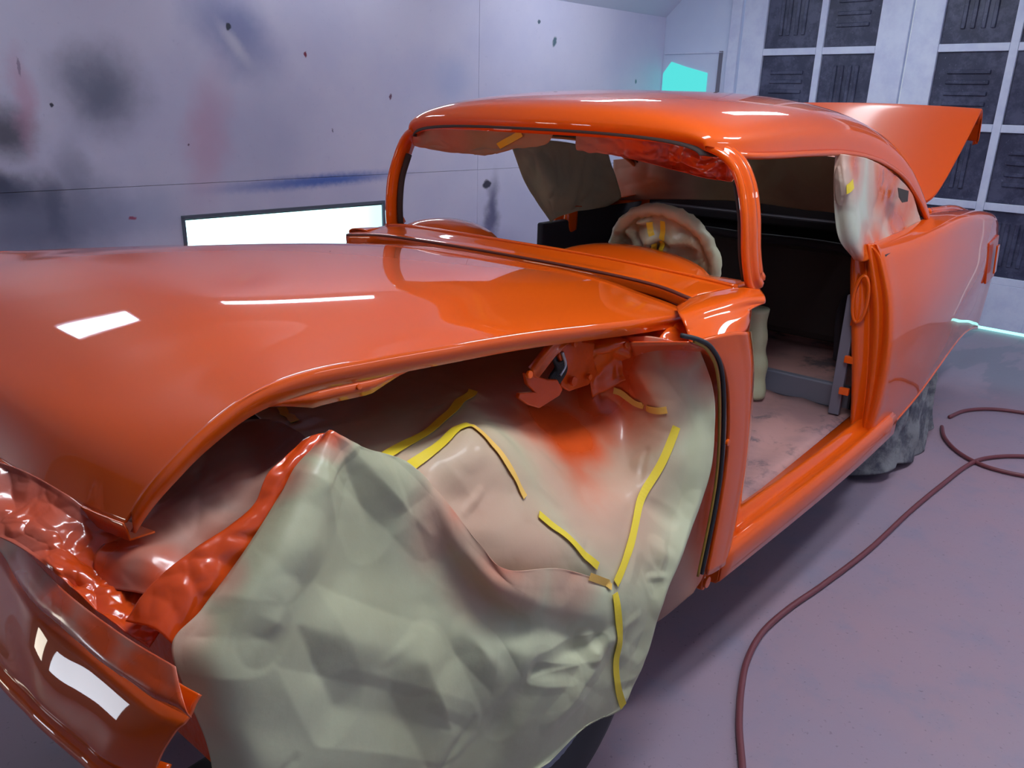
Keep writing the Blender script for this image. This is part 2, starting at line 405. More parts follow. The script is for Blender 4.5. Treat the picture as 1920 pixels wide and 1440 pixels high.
# back wall: solid left piece and lintel; door leaves fill the rest
BYD = 2.60                                              # left edge of the door opening
struct(rbx('wall_back', (XB, BYD, 0), (XB+.12, YL+.14, CZ), BACKW, None, 0))
struct(rbx('trim_1', (XB-.03, BYD-.02, 0), (XB, BYD+.09, 2.98), WHITE, None, .006))
struct(rbx('trim_2', (XB-.03, YR, 2.94), (XB, BYD-.02, 3.06), WHITE, None, .006))
struct(rbx('trim_3', (XB-.012, 2.75, 1.70), (XB, 2.79, 2.22), GREYM, None, .003))
struct(rbx('trim_4', (XB-.012, 2.75, 2.20), (XB, 3.43, 2.215), WHITE, None, .003))
hw = rempty('window_2')
pl = plate('pane', [(XB-.006, 3.43, 1.35), (XB-.006, 2.90, 1.35), (XB-.006, 2.90, 2.02), (XB-.006, 3.16, 2.08), (XB-.006, 3.34, 2.13), (XB-.006, 3.43, 2.02)], (-1, 0, 0), .004, EM_TEAL, None, 0); pl.parent = hw
def ridged_pane(y0, y1, z0, z1, vertical, parent):
    """dark pane with long pressed ridges, one mesh"""
    vs = []; fs = []
    def b(lo, hi):
        k = len(vs); vs.extend([(x, y, z) for x in (lo[0], hi[0]) for y in (lo[1], hi[1]) for z in (lo[2], hi[2])])
        fs.extend([tuple(k+j for j in f) for f in [(0, 1, 3, 2), (4, 6, 7, 5), (0, 4, 5, 1), (2, 3, 7, 6), (0, 2, 6, 4), (1, 5, 7, 3)]])
    b((XB+.012, y0, z0), (XB+.03, y1, z1))
    cy, cz = (y0+y1)/2, (z0+z1)/2; hy, hz = (y1-y0)*.31, (z1-z0)*.33
    for k in (-.62, -.22, .22, .62):
        if vertical: b((XB-.002, cy+k*hy*1.1-.016, cz-hz), (XB+.012, cy+k*hy*1.1+.016, cz+hz))
        else: b((XB-.002, cy-hy, cz+k*hz*1.1-.016), (XB+.012, cy+hy, cz+k*hz*1.1+.016))
    o = link('pane', mesh('pane', vs, fs), PANE, None, False); o.parent = parent; bevel(o, .004, 1)
def door_leaf(name, yl, yr, rows, xin=0):
    """garage door leaf: stiles, muntins, panes"""
    d = rempty(name)
    cols = [(yl-.235, yl-.755), (yl-.815, yl-1.285)]
    # yl is the leaf's left edge (larger y)
    edges = [yl, cols[0][0]]; X0, X1 = XB-.012, XB+.035
    rbx('stile', (X0, cols[0][0], .03), (X1, yl, 2.94), WHITE, d, .006)
    rbx('stile', (X0, yr, .03), (X1, cols[1][1], 2.94), WHITE, d, .006)
    rbx('mullion', (X0+.004, cols[1][0], rows[0]), (X1, cols[0][1], 2.94), WHITE, d, .004)
    rbx('kick_panel', (X0+.002, cols[1][1], .03), (X1, cols[0][0], rows[0]-.03), WHITE, d, .004)
    zs = rows+[2.90]
    for i in range(len(zs)-1):
        for j, (a, b) in enumerate(cols):
            z0, z1 = zs[i]+.03, zs[i+1]-.03
            ridged_pane(b+.002, a-.002, z0, z1, (i+j) % 2 == 1, d)
            rbx('muntin', (X0+.004, b+.001, zs[i]-.03), (X1, a-.001, zs[i]+.03), WHITE, d, .004)
    return d
door_leaf('door_1', 2.56, 1.02, [.42, 1.00, 1.60, 2.20])
door_leaf('door_2', 1.00, -.54, [.42, 1.00, 1.60, 2.20])
struct(rbx('wall_back', (XB, YR, 0), (XB+.12, -.56, CZ), BACKW, None, 0))
struct(rbx('wall_back', (XB, -.56, 2.96), (XB+.12, BYD, CZ), BACKW, None, 0))
w = rempty('window_3')
for (y0, y1, c_, k_) in ((1.55, 2.25, (.80, .88, 1), 7), (2.40, 3.05, (1, .93, .78), 7)):
    rbx('pane', (XF+.004, y0+.08, .45), (XF+.012, y1-.08, 1.15), emit('daylight_pane', c_, k_).m, w, 0)
    rbx('window_frame', (XF, y0-.06, 1.45), (XF+.03, y1+.06, 1.52), WHITE, w, .003)
g = rempty('door_gap_glow'); rbx('threshold_gap', (XB+.02, -.54, .001), (XB+.024, .9, .028), EM_GAP, g, 0)  # glowing strip stands in for the daylight under the doors
# lamps
for (x, y, z, lx, ly, tilt, power, lab) in LAMPS:
    e = empty('ceiling_light', (x, y, z)); e.rotation_euler = (tilt, 0, 0); room(e); tag(e, lab, 'light')
    for nm, lo, hi, mt in (('housing', (-lx/2-.03, -ly/2-.03, .015), (lx/2+.03, ly/2+.03, .075), WHITE), ('diffuser', (-lx/2, -ly/2, 0), (lx/2, ly/2, .02), emit('lamp_diffuser', LAMP_COL, power).m)):
        o = bx(nm, lo, hi, mt, None, .004); o.parent = e

# ------------------------------------------------------------------ the car
car = empty('car', (0, 0, 0), 'stripped two-door vintage car in fresh glossy orange paint, doors and front fenders off', 'car')
def xs_lerp(tab, x):
    if x <= tab[0][0]: return tab[0][1:]
    for a, b in zip(tab, tab[1:]):
        if x <= b[0]:
            f = (x-a[0])/(b[0]-a[0]); return [p+(q-p)*f for p, q in zip(a[1:], b[1:])]
    return tab[-1][1:]
# hood: lengthwise stations (edge point, crown height, shoulder fullness)
HS = [  # xe, ye, ze, xc, zc
 (.76, .715, 1.165, .80, 1.215), (.45, .715, 1.20, .45, 1.260), (.08, .70, 1.243, .08, 1.295), (-.20, .695, 1.268, -.22, 1.314), (-.36, .69, 1.280, -.40, 1.316),
 (-.48, .69, 1.288, -.50, 1.300), (-.58, .69, 1.280, -.61, 1.272), (-.66, .692, 1.250, -.70, 1.238), (-.715, .69, 1.215, -.755, 1.215), (-.75, .68, 1.180, -.785, 1.170), (-.778, .665, 1.135, -.805, 1.125)]
rows = []
TT = [-1, -.985, -.95, -.88, -.76, -.6, -.42, -.2, 0, .2, .42, .6, .76, .88, .95, .985, 1]
for k, (xe, ye, ze, xc, zc) in enumerate(HS):
    row = []
    for tt in TT:
        a = abs(tt); rise = .55*(1-a**2.4)+.45*(1-a**5)
        # raised centre plateau with soft shoulders
        plat = .012*(1/(1+math.exp((a-.62)*26)))*(1 if k < 7 else .4)
        row.append((xe+(xc-xe)*(1-a**2.2), tt*ye, ze+(zc-.012-ze)*rise+plat))
    rows.append(row)
rows = [r for r in rows]
HG = surf(rows, 90, 110)
for _ in range(40):                      # fair the panel
    HG = [HG[0]]+[[HG[i][0]]+[(HG[i][j]*2+HG[i-1][j]*.75+HG[i+1][j]*.75+HG[i][j-1]*.25+HG[i][j+1]*.25)/4 for j in range(1, 109)]+[HG[i][109]] for i in range(1, 89)]+[HG[89]]
hood = grid_obj('hood', HG, PAINT, car, .004)
# return flange under the near and far edge of the hood
for s in (0, -1):
    e = [r[s] for r in HG[:-3]]; sg = -1 if s == 0 else 1
    fl = [[p, p+Vector((0, -sg*.001, -.016)), p+Vector((0, -sg*.002, -.034)), p+Vector((0, -sg*.012, -.036))] for p in e]
    G = [[q for q in r] for r in fl]
    grid_obj('hood_flange', G, PAINT, hood, .003)
e = HG[-1]
fl = [[p, p+Vector((.004, 0, -.012)), p+Vector((.006, 0, -.028)), p+Vector((.04, 0, -.030))] for p in e]
grid_obj('hood_lip', fl, PAINT, hood, .003)
# hood underside bracing
for y in (-.45, 0, .45):
    o = tube('hood_brace', [(-.6, y, 1.235), (-.2, y, 1.235), (.3, y, 1.195), (.7, y, 1.15)], .02, PAINT_IN, hood, 20, 8)
# deeper side bracket under the near edge of the nose
e = [q[0] for q in HG if -.56 < q[0].x < -.26]; nb = len(e)-1
G = [[q+Vector((0, .004, -.034)), q+Vector((0, .006, -.034-.030*min(1, 4*k/nb, 3*(nb-k)/nb)))] for k, q in enumerate(e)]
grid_obj('hood_bracket', G, PAINT, hood, .004)
disc('hood_bolt', e[nb//3]+Vector((0, .001, -.046)), (0, -1, .2), .006, .004, PAINT, hood, 8)

# roof
RSt = [  # x, half width, drip z, crown z
 (.99, .60, 1.575, 1.600), (.975, .60, 1.588, 1.632), (.985, .615, 1.585, 1.662), (1.01, .63, 1.578, 1.683), (1.06, .645, 1.572, 1.700), (1.16, .655, 1.566, 1.718), (1.35, .66, 1.562, 1.735), (1.60, .66, 1.560, 1.745), (1.95, .665, 1.553, 1.748),
 (2.25, .675, 1.528, 1.735), (2.50, .69, 1.483, 1.705), (2.70, .705, 1.425, 1.660), (2.86, .72, 1.352, 1.595), (3.00, .735, 1.27, 1.51), (3.12, .75, 1.185, 1.40), (3.22, .76, 1.12, 1.26)]
rows = []
for (x, w_, ze, zc) in RSt:
    row = []
    for k in range(17):
        th = math.pi*k/16; cs, sn = math.cos(th), math.sin(th)
        yy = -math.copysign(abs(cs)**.72, cs)*w_; zz = ze+(zc-ze)*sn**.80
        xx = x+(.06*(1-(yy/w_)**2)*(-1 if x < 1.2 else 0))*max(0, min(1, (1.2-x)/.2))
        row.append((xx, yy, zz))
    rows.append(row)
RG = surf(rows, 90, 90)
roof = grid_obj('roof', RG, PAINT, car, .004, skip=lambda p: p.x > 2.84 and abs(p.y) < .56 and p.z > 1.22)
hl = [[p+Vector((0, -p.y*.03, -.035)) for p in r[3:-3]] for r in RG[8:-14:2]]
grid_obj('headliner', hl, HEADL, car, .003, skip=lambda p: p.x > 2.8 and abs(p.y) < .56)
# drip rails
for sg in (1, -1):
    D = [(1.03, -.640*sg, 1.572), (1.16, -.662*sg, 1.562), (1.35, -.667*sg, 1.558), (1.60, -.668*sg, 1.556), (1.95, -.673*sg, 1.549), (2.25, -.683*sg, 1.524), (2.50, -.698*sg, 1.479), (2.70, -.713*sg, 1.421), (2.86, -.728*sg, 1.348), (3.0, -.743*sg, 1.266), (3.12, -.757*sg, 1.182)]
    path = cr(D, 70)
    fr = [(Vector((0, -sg, 0)), Vector((0, 0, 1))) for _ in path]
    sweep('drip_rail', path, fr, [(-.012, -.012), (.004, -.012), (.010, -.006), (.008, .006), (-.012, .010)], PAINT, car)

# windshield frame: one sweep from foot to foot
half = [(1.03, -.775, 1.175), (1.0, -.765, 1.215), (.985, -.75, 1.30), (.985, -.735, 1.40), (.995, -.705, 1.49), (.995, -.665, 1.550), (.985, -.60, 1.585), (.968, -.48, 1.603), (.950, -.25, 1.614), (.94, 0, 1.618)]
full = [Vector(p) for p in half]+[Vector((p[0], -p[1], p[2])) for p in half[-2::-1]]
path = cr(full, 150)
fr = []
for i, p in enumerate(path):
    tg = (path[min(i+1, 149)]-path[max(i-1, 0)]).normalized(); A = Vector((1, 0, 0)); A = (A-tg*A.dot(tg)).normalized()
    B = tg.cross(A); ctr = Vector((p.x, 0, 1.35))
    if B.dot(p-ctr) < 0: B = -B
    fr.append((A, B))
prof = [(0, -.010), (-.003, .002), (.002, .010), (.014, .010), (.017, .002), (.027, .002), (.030, .012), (.036, .018), (.052, .018), (.056, .012), (.060, .012), (.064, .018), (.080, .016), (.084, .004), (.078, -.008), (.04, -.012), (.015, -.014)]
sweep('windshield_frame', path, fr, prof, PAINT, car)
# dark channel on the inner face of each pillar
for sg in (1, -1):
    P = [Vector((p[0]+.045, (p[1]+.028)*sg, p[2])) for p in half[1:5]]
    tube('pillar_channel', P, .012, RUBBER if sg == 1 else DBROWN, car, 20, 8)
# cowl top
fr_ = [(.80, .78, 1.19), (.83, .60, 1.205), (.83, .3, 1.212), (.83, 0, 1.214), (.83, -.3, 1.212), (.82, -.55, 1.205), (.79, -.70, 1.19)]
md_ = [(x+.05, y, z+.010) for x, y, z in fr_]
bk_ = [(1.02, .78, 1.205), (.99, .60, 1.222), (.96, .3, 1.230), (.95, 0, 1.232), (.96, -.3, 1.228), (.98, -.55, 1.215), (1.0, -.74, 1.198)]
dn_ = [(x+.03, y*.98, z-.03) for x, y, z in bk_]
f0_ = [(x-.0, y, z-.03) for x, y, z in fr_]
rows = [f0_, fr_, [(x+.015, y, z+.008) for x, y, z in fr_], md_, [(x-.02, y, z+.004) for x, y, z in bk_], bk_, dn_]
cowl = grid_obj('cowl_panel', surf(rows, 36, 60), PAINT, car, .004)
tube('windshield_sill_bead', [(x-.012, y, z+.006) for x, y, z in bk_], .007, PAINT, cowl, 60, 8)
tube('cowl_seam', [(x+.004, y, z+.001) for x, y, z in fr_], .006, simple('gap_shade_strip', (.12, .02, .01), .6), cowl, 60, 6)  # dark bead paints the shade in the hood to cowl groove
# dash top with the two fan shaped humps
def hump(y, c, w_): 
    a = (y-c)/w_
    return max(0, 1-a*a)**.6 if abs(a) < 1 else 0
rows = []
for k in range(9):
    f = k/8; row = []
    for j in range(61):
        y = -.72+1.44*j/60
        h = .060*max(hump(y, -.30, .27), hump(y, .52, .22))*math.sin(min(1, f*2.4)*math.pi/2)
        z = 1.19+h-(.16 if k == 8 else .05 if k == 7 else 0)*1.0
        row.append(Vector((1.00+.16*min(f, .875)/.875, y, z)))
    rows.append(row)
grid_obj('dashboard', rows, PAINT, car, .004)
bx('dashboard_face', (1.15, -.70, .98), (1.17, .70, 1.15), DARK, car, .01)
# cowl sides (near built from the photo, far mirrored)
cs = [[(0.7000, -0.7000, 1.1839), (0.7742, -0.7100, 1.1996), (0.8609, -0.7300, 1.2054), (0.9737, -0.7500, 1.2033), (1.0291, -0.7900, 1.1950)],
      [(0.6174, -0.7500, 1.1932), (0.6968, -0.7650, 1.2046), (0.7963, -0.7800, 1.2079), (0.8986, -0.8000, 1.2035), (0.9736, -0.8250, 1.1941)],
      [(0.5892, -0.7750, 1.1864), (0.6691, -0.7950, 1.1978), (0.7670, -0.8100, 1.2020), (0.8686, -0.8250, 1.1977), (0.9473, -0.8400, 1.1887)],
      [(0.5803, -0.7900, 1.1744), (0.6607, -0.8100, 1.1824), (0.7523, -0.8250, 1.1856), (0.8621, -0.8300, 1.1818), (0.9321, -0.8400, 1.1791)],
      [(0.5754, -0.8000, 1.1607), (0.6363, -0.8300, 1.1657), (0.7212, -0.8450, 1.1664), (0.7872, -0.8500, 1.1694), (0.8365, -0.8450, 1.1772)],
      [(0.5512, -0.8200, 1.1478), (0.6061, -0.8500, 1.1481), (0.6912, -0.8650, 1.1421), (0.7696, -0.8650, 1.1379), (0.8309, -0.8500, 1.1466)]]
G = surf(cs, 34, 44)
grid_obj('cowl_side', G, PAINT, car, .005)
grid_obj('cowl_side', [mir(r) for r in G], PAINT, car, .005, flip=True, skip=lambda p: p.x < .86)
hp = [[(0.5003, -0.8450, 1.1635), (0.5823, -0.8600, 1.1632), (0.6877, -0.8680, 1.1547), (0.7742, -0.8660, 1.1372), (0.9573, -0.8000, 1.0878)],
      [(0.6067, -0.8620, 1.1172), (0.6731, -0.8680, 1.0926), (0.7534, -0.8700, 1.0632), (0.8372, -0.8640, 1.0305), (1.0132, -0.8000, 0.9750)],
      [(0.6962, -0.8660, 0.9962), (0.7396, -0.8700, 0.9708), (0.8021, -0.8700, 0.9387), (0.8657, -0.8640, 0.9103), (1.0446, -0.8000, 0.8445)],
      [(0.7448, -0.8660, 0.7967), (0.7803, -0.8700, 0.7830), (0.8348, -0.8700, 0.7616), (0.8868, -0.8640, 0.7390), (1.0680, -0.8000, 0.6586)],
      [(0.7402, -0.8660, 0.6175), (0.7682, -0.8700, 0.6078), (0.8187, -0.8700, 0.5876), (0.8771, -0.8640, 0.5656), (1.0578, -0.8000, 0.4703)],
      [(0.7118, -0.8660, 0.4296), (0.7383, -0.8700, 0.4258), (0.7849, -0.8700, 0.4182), (0.8470, -0.8640, 0.4050), (1.0210, -0.8000, 0.2980)]]
G = surf(hp, 50, 26)
pil = grid_obj('hinge_pillar', G, PAINT, car, .01)
grid_obj('hinge_pillar', [mir(r) for r in G], PAINT, car, .01, flip=True)
disc('pillar_bolt', (0.7294, -0.8730, 0.8372), (0, -1, 0), .010, .008, PAINT, pil, 10)
disc('pillar_bolt', (0.7454, -0.8730, 1.0569), (0, -1, 0), .007, .004, PAINT, pil, 10)
gas = [(0.4487, -0.8500, 1.1895), (0.5029, -0.8680, 1.1717), (0.5609, -0.8760, 1.1411), (0.6262, -0.8780, 1.0743), (0.6705, -0.8780, 0.9616), (0.7036, -0.8780, 0.7825), (0.6971, -0.8780, 0.6392), (0.6663, -0.8760, 0.4556)]
tube('door_gasket', gas, .006, RUBBER, pil, 80, 8)
tube('gasket_tape', [Vector(p)+Vector((-.016, .004, -.002)) for p in gas[1:]], .004, simple('ochre_tape', (.34, .19, .02), .6), pil, 80, 8)
# cowl side panel below, dusted with overspray
kp = [[(0.4691, -0.7000, 1.1401), (0.4842, -0.7800, 1.1535), (0.5003, -0.8450, 1.1635)],
      [(0.5530, -0.6900, 1.0338), (0.6515, -0.7450, 1.0378), (0.6229, -0.8620, 1.0997)],
      [(0.5345, -0.7450, 0.9048), (0.6378, -0.8000, 0.8894), (0.7104, -0.8660, 0.9169)],
      [(0.5918, -0.7450, 0.7307), (0.6733, -0.8000, 0.7195), (0.7421, -0.8660, 0.7166)],
      [(0.5776, -0.7450, 0.5551), (0.6633, -0.8000, 0.5395), (0.7253, -0.8660, 0.5557)],
      [(0.5414, -0.7450, 0.4176), (0.6078, -0.8000, 0.4266), (0.6969, -0.8660, 0.4367)],
      [(0.5502, -0.7450, 0.2614), (0.5860, -0.8000, 0.3102), (0.6561, -0.8620, 0.3915)]]
G = surf(kp, 50, 24)
grid_obj('cowl_side_panel', G, PINK_PAPER, car, .004, spray=lambda v: min(1, max(.3, (v.x-.58)*6)+max(0, v.z-.8)*3))
# body mount at the lower corner
bx('body_mount', (0.7736, -0.8400, 0.3264), Vector((0.7736, -0.8400, 0.3264))+Vector((.05, .06, .07)), PAINT, car, .008)
disc('mount_bolt', Vector((0.7418, -0.8560, 0.3858)), (0, -1, 0), .018, .010, PAINT, car, 14)

# sills
def sill(sg):
    rows = []
    prof = [(-.03, -.10), (.012, -.095), (.022, -.085), (.024, -.02), (.018, -.004), (.006, .002), (-.004, .0), (-.012, -.012), (-.045, -.014), (-.056, -.004), (-.062, .010), (-.072, .010), (-.080, -.008), (-.14, -.012)]
    for i in range(24):
        x = .80+1.62*i/23; yo = .85+.05*math.sin(min(1, (x-.8)/1.5)*math.pi/2)
        rows.append([Vector((x, -(yo+a)*sg, .455+b-.01*(i/23))) for a, b in prof])
    o = grid_obj('sill', rows, PAINT, car, .006, flip=sg < 0)
    plate('sill_end_cap', rows[0], (-1, 0, 0), .006, PAINT, o, .001)
    return o
sill(1); sill(-1)
# lock pillars (door jambs)
def jamb(sg):
    J = []
    zz = [1.20, 1.17, 1.10, 1.0, .88, .75, .62, .50, .43]
    yi = [.700, .695, .698, .712, .733, .755, .775, .790, .797]
    yo = [.785, .803, .832, .868, .892, .903, .905, .899, .892]
    for z, a, b in zip(zz, yi, yo):
        pr = [(0, .06), (0, .0), (.10, -.022), (.2, -.024), (.34, -.006), (.44, .010), (.52, -.004), (.62, -.020), (.72, -.020), (.80, .004), (.88, .006), (1, -.006), (1.0, .02)]
        J.append([Vector((2.17+dx+.04*(1.2-z), -(a+(b-a)*f)*sg, z)) for f, dx in pr])
    o = grid_obj('lock_pillar', surf(J, 70, 60), PAINT, car, .004, flip=sg > 0)
    # embossed oval pad and striker tabs
    c = Vector((2.145, -.765*sg, .98))
    P = [c+Vector((.004, math.cos(a)*.028*sg, math.sin(a)*.095)) for a in [2*math.pi*k/24 for k in range(24)]]
    tube('embossed_bead', P, .007, PAINT, o, 60, 8, closed=True)
    bx('inner_channel', (2.19, -min(.745, .725)*sg-.02*sg if sg > 0 else .725, .46), (2.215, -.70*sg if sg > 0 else .76, .98), GREYM, o, .003) if sg > 0 else None
    if sg > 0:
        for z in (.86, .70, .56): bx('channel_tab', (2.17, -.775, z), (2.19, -.735, z+.03), PAINT, o, .003)
    return o
jamb(1); jamb(-1)
# quarter panels
def quarter(sg):
    cols = [2.165, 2.30, 2.55, 2.90, 3.30, 3.70, 4.05, 4.35, 4.60]
    #        inner shelf z, y ; crest y,z ; ... bottom
    sec = {2.165: [(.70, 1.205), (.75, 1.20), (.800, 1.168), (.832, 1.10), (.868, .995), (.893, .87), (.904, .75), (.905, .60), (.895, .45), (.880, .345)],
           2.30: [(.72, 1.195), (.77, 1.19), (.820, 1.160), (.850, 1.09), (.882, .99), (.905, .87), (.912, .75), (.911, .60), (.900, .45), (.884, .335)],
           2.55: [(.745, 1.20), (.79, 1.192), (.842, 1.165), (.870, 1.09), (.900, .985), (.920, .87), (.922, .75), (.916, .61), (.906, .47), (.890, .355)],
           2.90: [(.74, 1.215), (.80, 1.208), (.856, 1.19), (.880, 1.11), (.903, 1.0), (.920, .88), (.922, .76), (.916, .63), (.908, .50), (.896, .395)],
           3.30: [(.70, 1.22), (.80, 1.222), (.860, 1.205), (.876, 1.12), (.895, 1.0), (.910, .88), (.912, .77), (.906, .65), (.90, .54), (.888, .440)],
           3.70: [(.68, 1.205), (.80, 1.210), (.856, 1.19), (.870, 1.11), (.884, 1.0), (.896, .88), (.897, .77), (.89, .66), (.882, .56), (.870, .465)],
           4.05: [(.67, 1.17), (.79, 1.185), (.848, 1.165), (.862, 1.09), (.872, .99), (.882, .88), (.882, .77), (.874, .67), (.864, .56), (.852, .465)],
           4.35: [(.66, 1.14), (.78, 1.15), (.838, 1.13), (.850, 1.06), (.857, .97), (.864, .87), (.864, .77), (.856, .66), (.846, .54), (.836, .430)],
           4.60: [(.66, 1.10), (.77, 1.10), (.820, 1.07), (.832, 1.01), (.840, .94), (.848, .86), (.850, .77), (.842, .64), (.832, .50), (.822, .370)]}
    rows = [[Vector((x+max(0, x-4.1)*.35*(1.1-z), -y*sg, z)) for y, z in sec[x]] for x in cols]
    rows.append([p+Vector((.012, .03*sg, 0)) for p in rows[-1]]); rows.append([p+Vector((0, .12*sg, 0)) for p in rows[-1]])
    rows.insert(0, [p+Vector((.035, .05*sg, 0)) for p in rows[0]])
    o = grid_obj('quarter_panel', surf(rows, 90, 60), PAINT, car, .004, flip=sg < 0)
    # rolled wheel arch lip
    tube('arch_lip', [r[-1]+Vector((0, .004*sg, 0)) for r in rows], .009, PAINT, o, 60, 8)
    # tail light housing on the rear corner
    P = [(4.13, -.872*sg, 1.00), (4.50, -.856*sg, 1.01), (4.60, -.864*sg, .74), (4.22, -.886*sg, .75)]
    h = plate('taillight_housing', [(a, b+.012*sg, c) for a, b, c in P], (0, -sg, 0), .014, PAINT_IN, o, .005)
    plate('taillight_slot', [(4.33, -.880*sg, .965), (4.42, -.876*sg, .965), (4.47, -.880*sg, .79), (4.38, -.886*sg, .79)], (0, -sg, 0), .010, PAINT, h, .004)
    return o
q1 = quarter(1); quarter(-1)
# rear body closing, deck surround, parcel shelf
bx('tail_panel', (4.56, -.72, .42), (4.60, .72, 1.06), PAINT, car, .01)
bx('parcel_shelf', (2.95, -.70, 1.12), (3.42, .70, 1.17), DARK, car, .01)
tube('deck_surround', [(4.45, -.66, 1.13), (4.0, -.67, 1.19), (3.5, -.67, 1.215), (3.40, -.60, 1.22), (3.40, 0, 1.235), (3.40, .60, 1.22), (3.5, .67, 1.215), (4.0, .67, 1.19), (4.45, .66, 1.13)], .018, PAINT, car, 90, 10)
# trunk lid raised
tl = []
for (x, z, wd) in ((3.44, 1.235, .56), (3.50, 1.25, .615), (3.62, 1.31, .655), (3.90, 1.49, .665), (4.15, 1.655, .665), (4.26, 1.715, .66), (4.32, 1.722, .655), (4.385, 1.68, .65), (4.44, 1.60, .645), (4.475, 1.545, .64)):
    tl.append([Vector((x, wd*f, z+.018*(1-f*f))) for f in (-1, -.97, -.7, -.35, 0, .35, .7, .97, 1)])
TG = surf(tl, 60, 50)
lid = grid_obj('trunk_lid', TG, PAINT_SATIN, car, .005)
for s in (0, -1):
    sg = -1 if s == 0 else 1
    grid_obj('trunk_lid_flange', [[r[s], r[s]+Vector((.008, 0, -.014)), r[s]+Vector((.018, -sg*.03, -.024))] for r in TG], PAINT_SATIN, lid, .003)
for y in (-.5, .5):
    tube('trunk_hinge', [(3.48, y, 1.19), (3.52, y, 1.10), (3.62, y, 1.12), (3.72, y, 1.32)], .014, PAINT_IN, lid, 24, 8)
# floor pan, tunnel, riser
G = [[Vector((.90+1.42*i/20, -.775+1.55*j/40, .443+.075*math.exp(-((-.775+1.55*j/40)/.14)**2)+.006*math.sin(j*1.3))) for j in range(41)] for i in range(21)]
grid_obj('floor_pan', G, PAN, car, .005)
bx('floor_riser', (2.32, -.74, .44), (2.36, .74, .55), GREYM, car, .008)
bx('seat_floor', (2.36, -.76, .50), (3.1, .76, .545), PAN, car, .008)
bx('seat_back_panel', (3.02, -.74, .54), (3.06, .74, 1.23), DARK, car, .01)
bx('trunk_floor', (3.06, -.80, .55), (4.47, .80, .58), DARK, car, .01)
bx('chassis', (-.75, -.48, .30), (4.3, -.38, .40), BLACK, car, .01)
bx('chassis', (-.75, .38, .30), (4.3, .48, .40), BLACK, car, .01)
bx('underbody_shade_box', (.85, -.76, .385), (4.3, .76, .43), BLACK, car, .01)  # plain box added to keep the ground under the car in shade
bx('firewall', (.70, -.72, .44), (.74, .72, 1.16), PAINT_IN, car, .01)
G = [[Vector((2.20+.85*i/8, .80-.02*math.sin(j), .56+.60*j/12)) for j in range(13)] for i in range(9)]
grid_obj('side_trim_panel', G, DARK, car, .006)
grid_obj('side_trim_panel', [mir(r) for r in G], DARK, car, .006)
# inner structure seen through the windshield at the far side
bx('inner_sill', (1.95, .70, .9), (2.25, .74, 1.14), DARK, car, .01)
# bench frame shapes in the dark rear
tube('seat_frame', [(2.55, -.60, .60), (2.50, -.60, .85), (2.72, -.60, 1.06), (2.75, 0, 1.08), (2.72, .60, 1.06), (2.50, .60, .85), (2.55, .60, .60)], .022, DARK, car, 70, 8)
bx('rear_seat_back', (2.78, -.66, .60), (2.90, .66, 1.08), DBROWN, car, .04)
# hood hinge (near side)
hg = plate('hood_hinge', [(0.1147, -0.6550, 1.1317), (0.1498, -0.6550, 1.1182), (0.1986, -0.6550, 1.0960), (0.2362, -0.6550, 1.0866), (0.2596, -0.6550, 1.0569), (0.2479, -0.6550, 1.0439), (0.1706, -0.6550, 1.0334), (0.1304, -0.6550, 1.0524), (0.0931, -0.6550, 1.0789), (0.0963, -0.6550, 1.0893), (0.1522, -0.6550, 1.0771), (0.1239, -0.6550, 1.1021)], (0, 1, 0), .012, PAINT_IN, car, .003)
sweep('hinge_arm', [Vector((0.2629, -0.6650, 1.2037)), Vector((0.1839, -0.6650, 1.1737)), Vector((0.1207, -0.6650, 1.1350))], [(Vector((.6, 0, -.8)), Vector((0, -1, 0)))]*3, [(-.018, 0), (-.018, .012), (-.012, .016), (-.008, .010), (.008, .010), (.012, .016), (.018, .012), (.018, 0)], PAINT, hg)
plate('hinge_bracket', [(0.2874, -0.6450, 1.1950), (0.3366, -0.6450, 1.1801), (0.3435, -0.6450, 1.1549), (0.4002, -0.6450, 1.1376), (0.3942, -0.6450, 1.1060), (0.4236, -0.6450, 1.0546), (0.3832, -0.6450, 1.0336), (0.3010, -0.6450, 1.0382), (0.2644, -0.6450, 1.0612), (0.2694, -0.6450, 1.1051), (0.2499, -0.6450, 1.1383)], (0, 1, 0), .012, PAINT_IN, hg, .003)
disc('hinge_bolt', (0.3003, -0.6500, 1.0668), (0, -1, .1), .012, .010, PAINT_IN, hg, 14)
disc('hinge_bolt', (0.3684, -0.6500, 1.0608), (0, -1, .1), .008, .010, PAINT, hg, 12)
disc('hinge_bolt', (0.2963, -0.6500, 1.1605), (0, -1, .1), .008, .010, PAINT, hg, 12)
disc('hinge_bolt', (0.0902, -0.6800, 1.1410), (0, -1, .1), .009, .008, PAINT, hg, 12)
# toothed counterbalance spring: coil seen edge on
sp = [Vector((0.2527, -0.6400, 1.1366)), Vector((0.2678, -0.6400, 1.1043)), Vector((0.2444, -0.6400, 1.0810))]
coil = []
base = cr(sp, 160)
for i, p in enumerate(base):
    a = i*.55; coil.append(p+Vector((math.cos(a)*.020, math.sin(a)*.006, math.sin(a)*.012)))
tube('hinge_spring', coil, .0035, BLACK, hg, 320, 6)
tube('spring_rim', [(0.2576, -0.6480, 1.1476), (0.2732, -0.6480, 1.1128), (0.2537, -0.6480, 1.0911)], .004, simple('bare_spring_steel', (.45, .47, .5), .35, .6), hg, 20, 8)
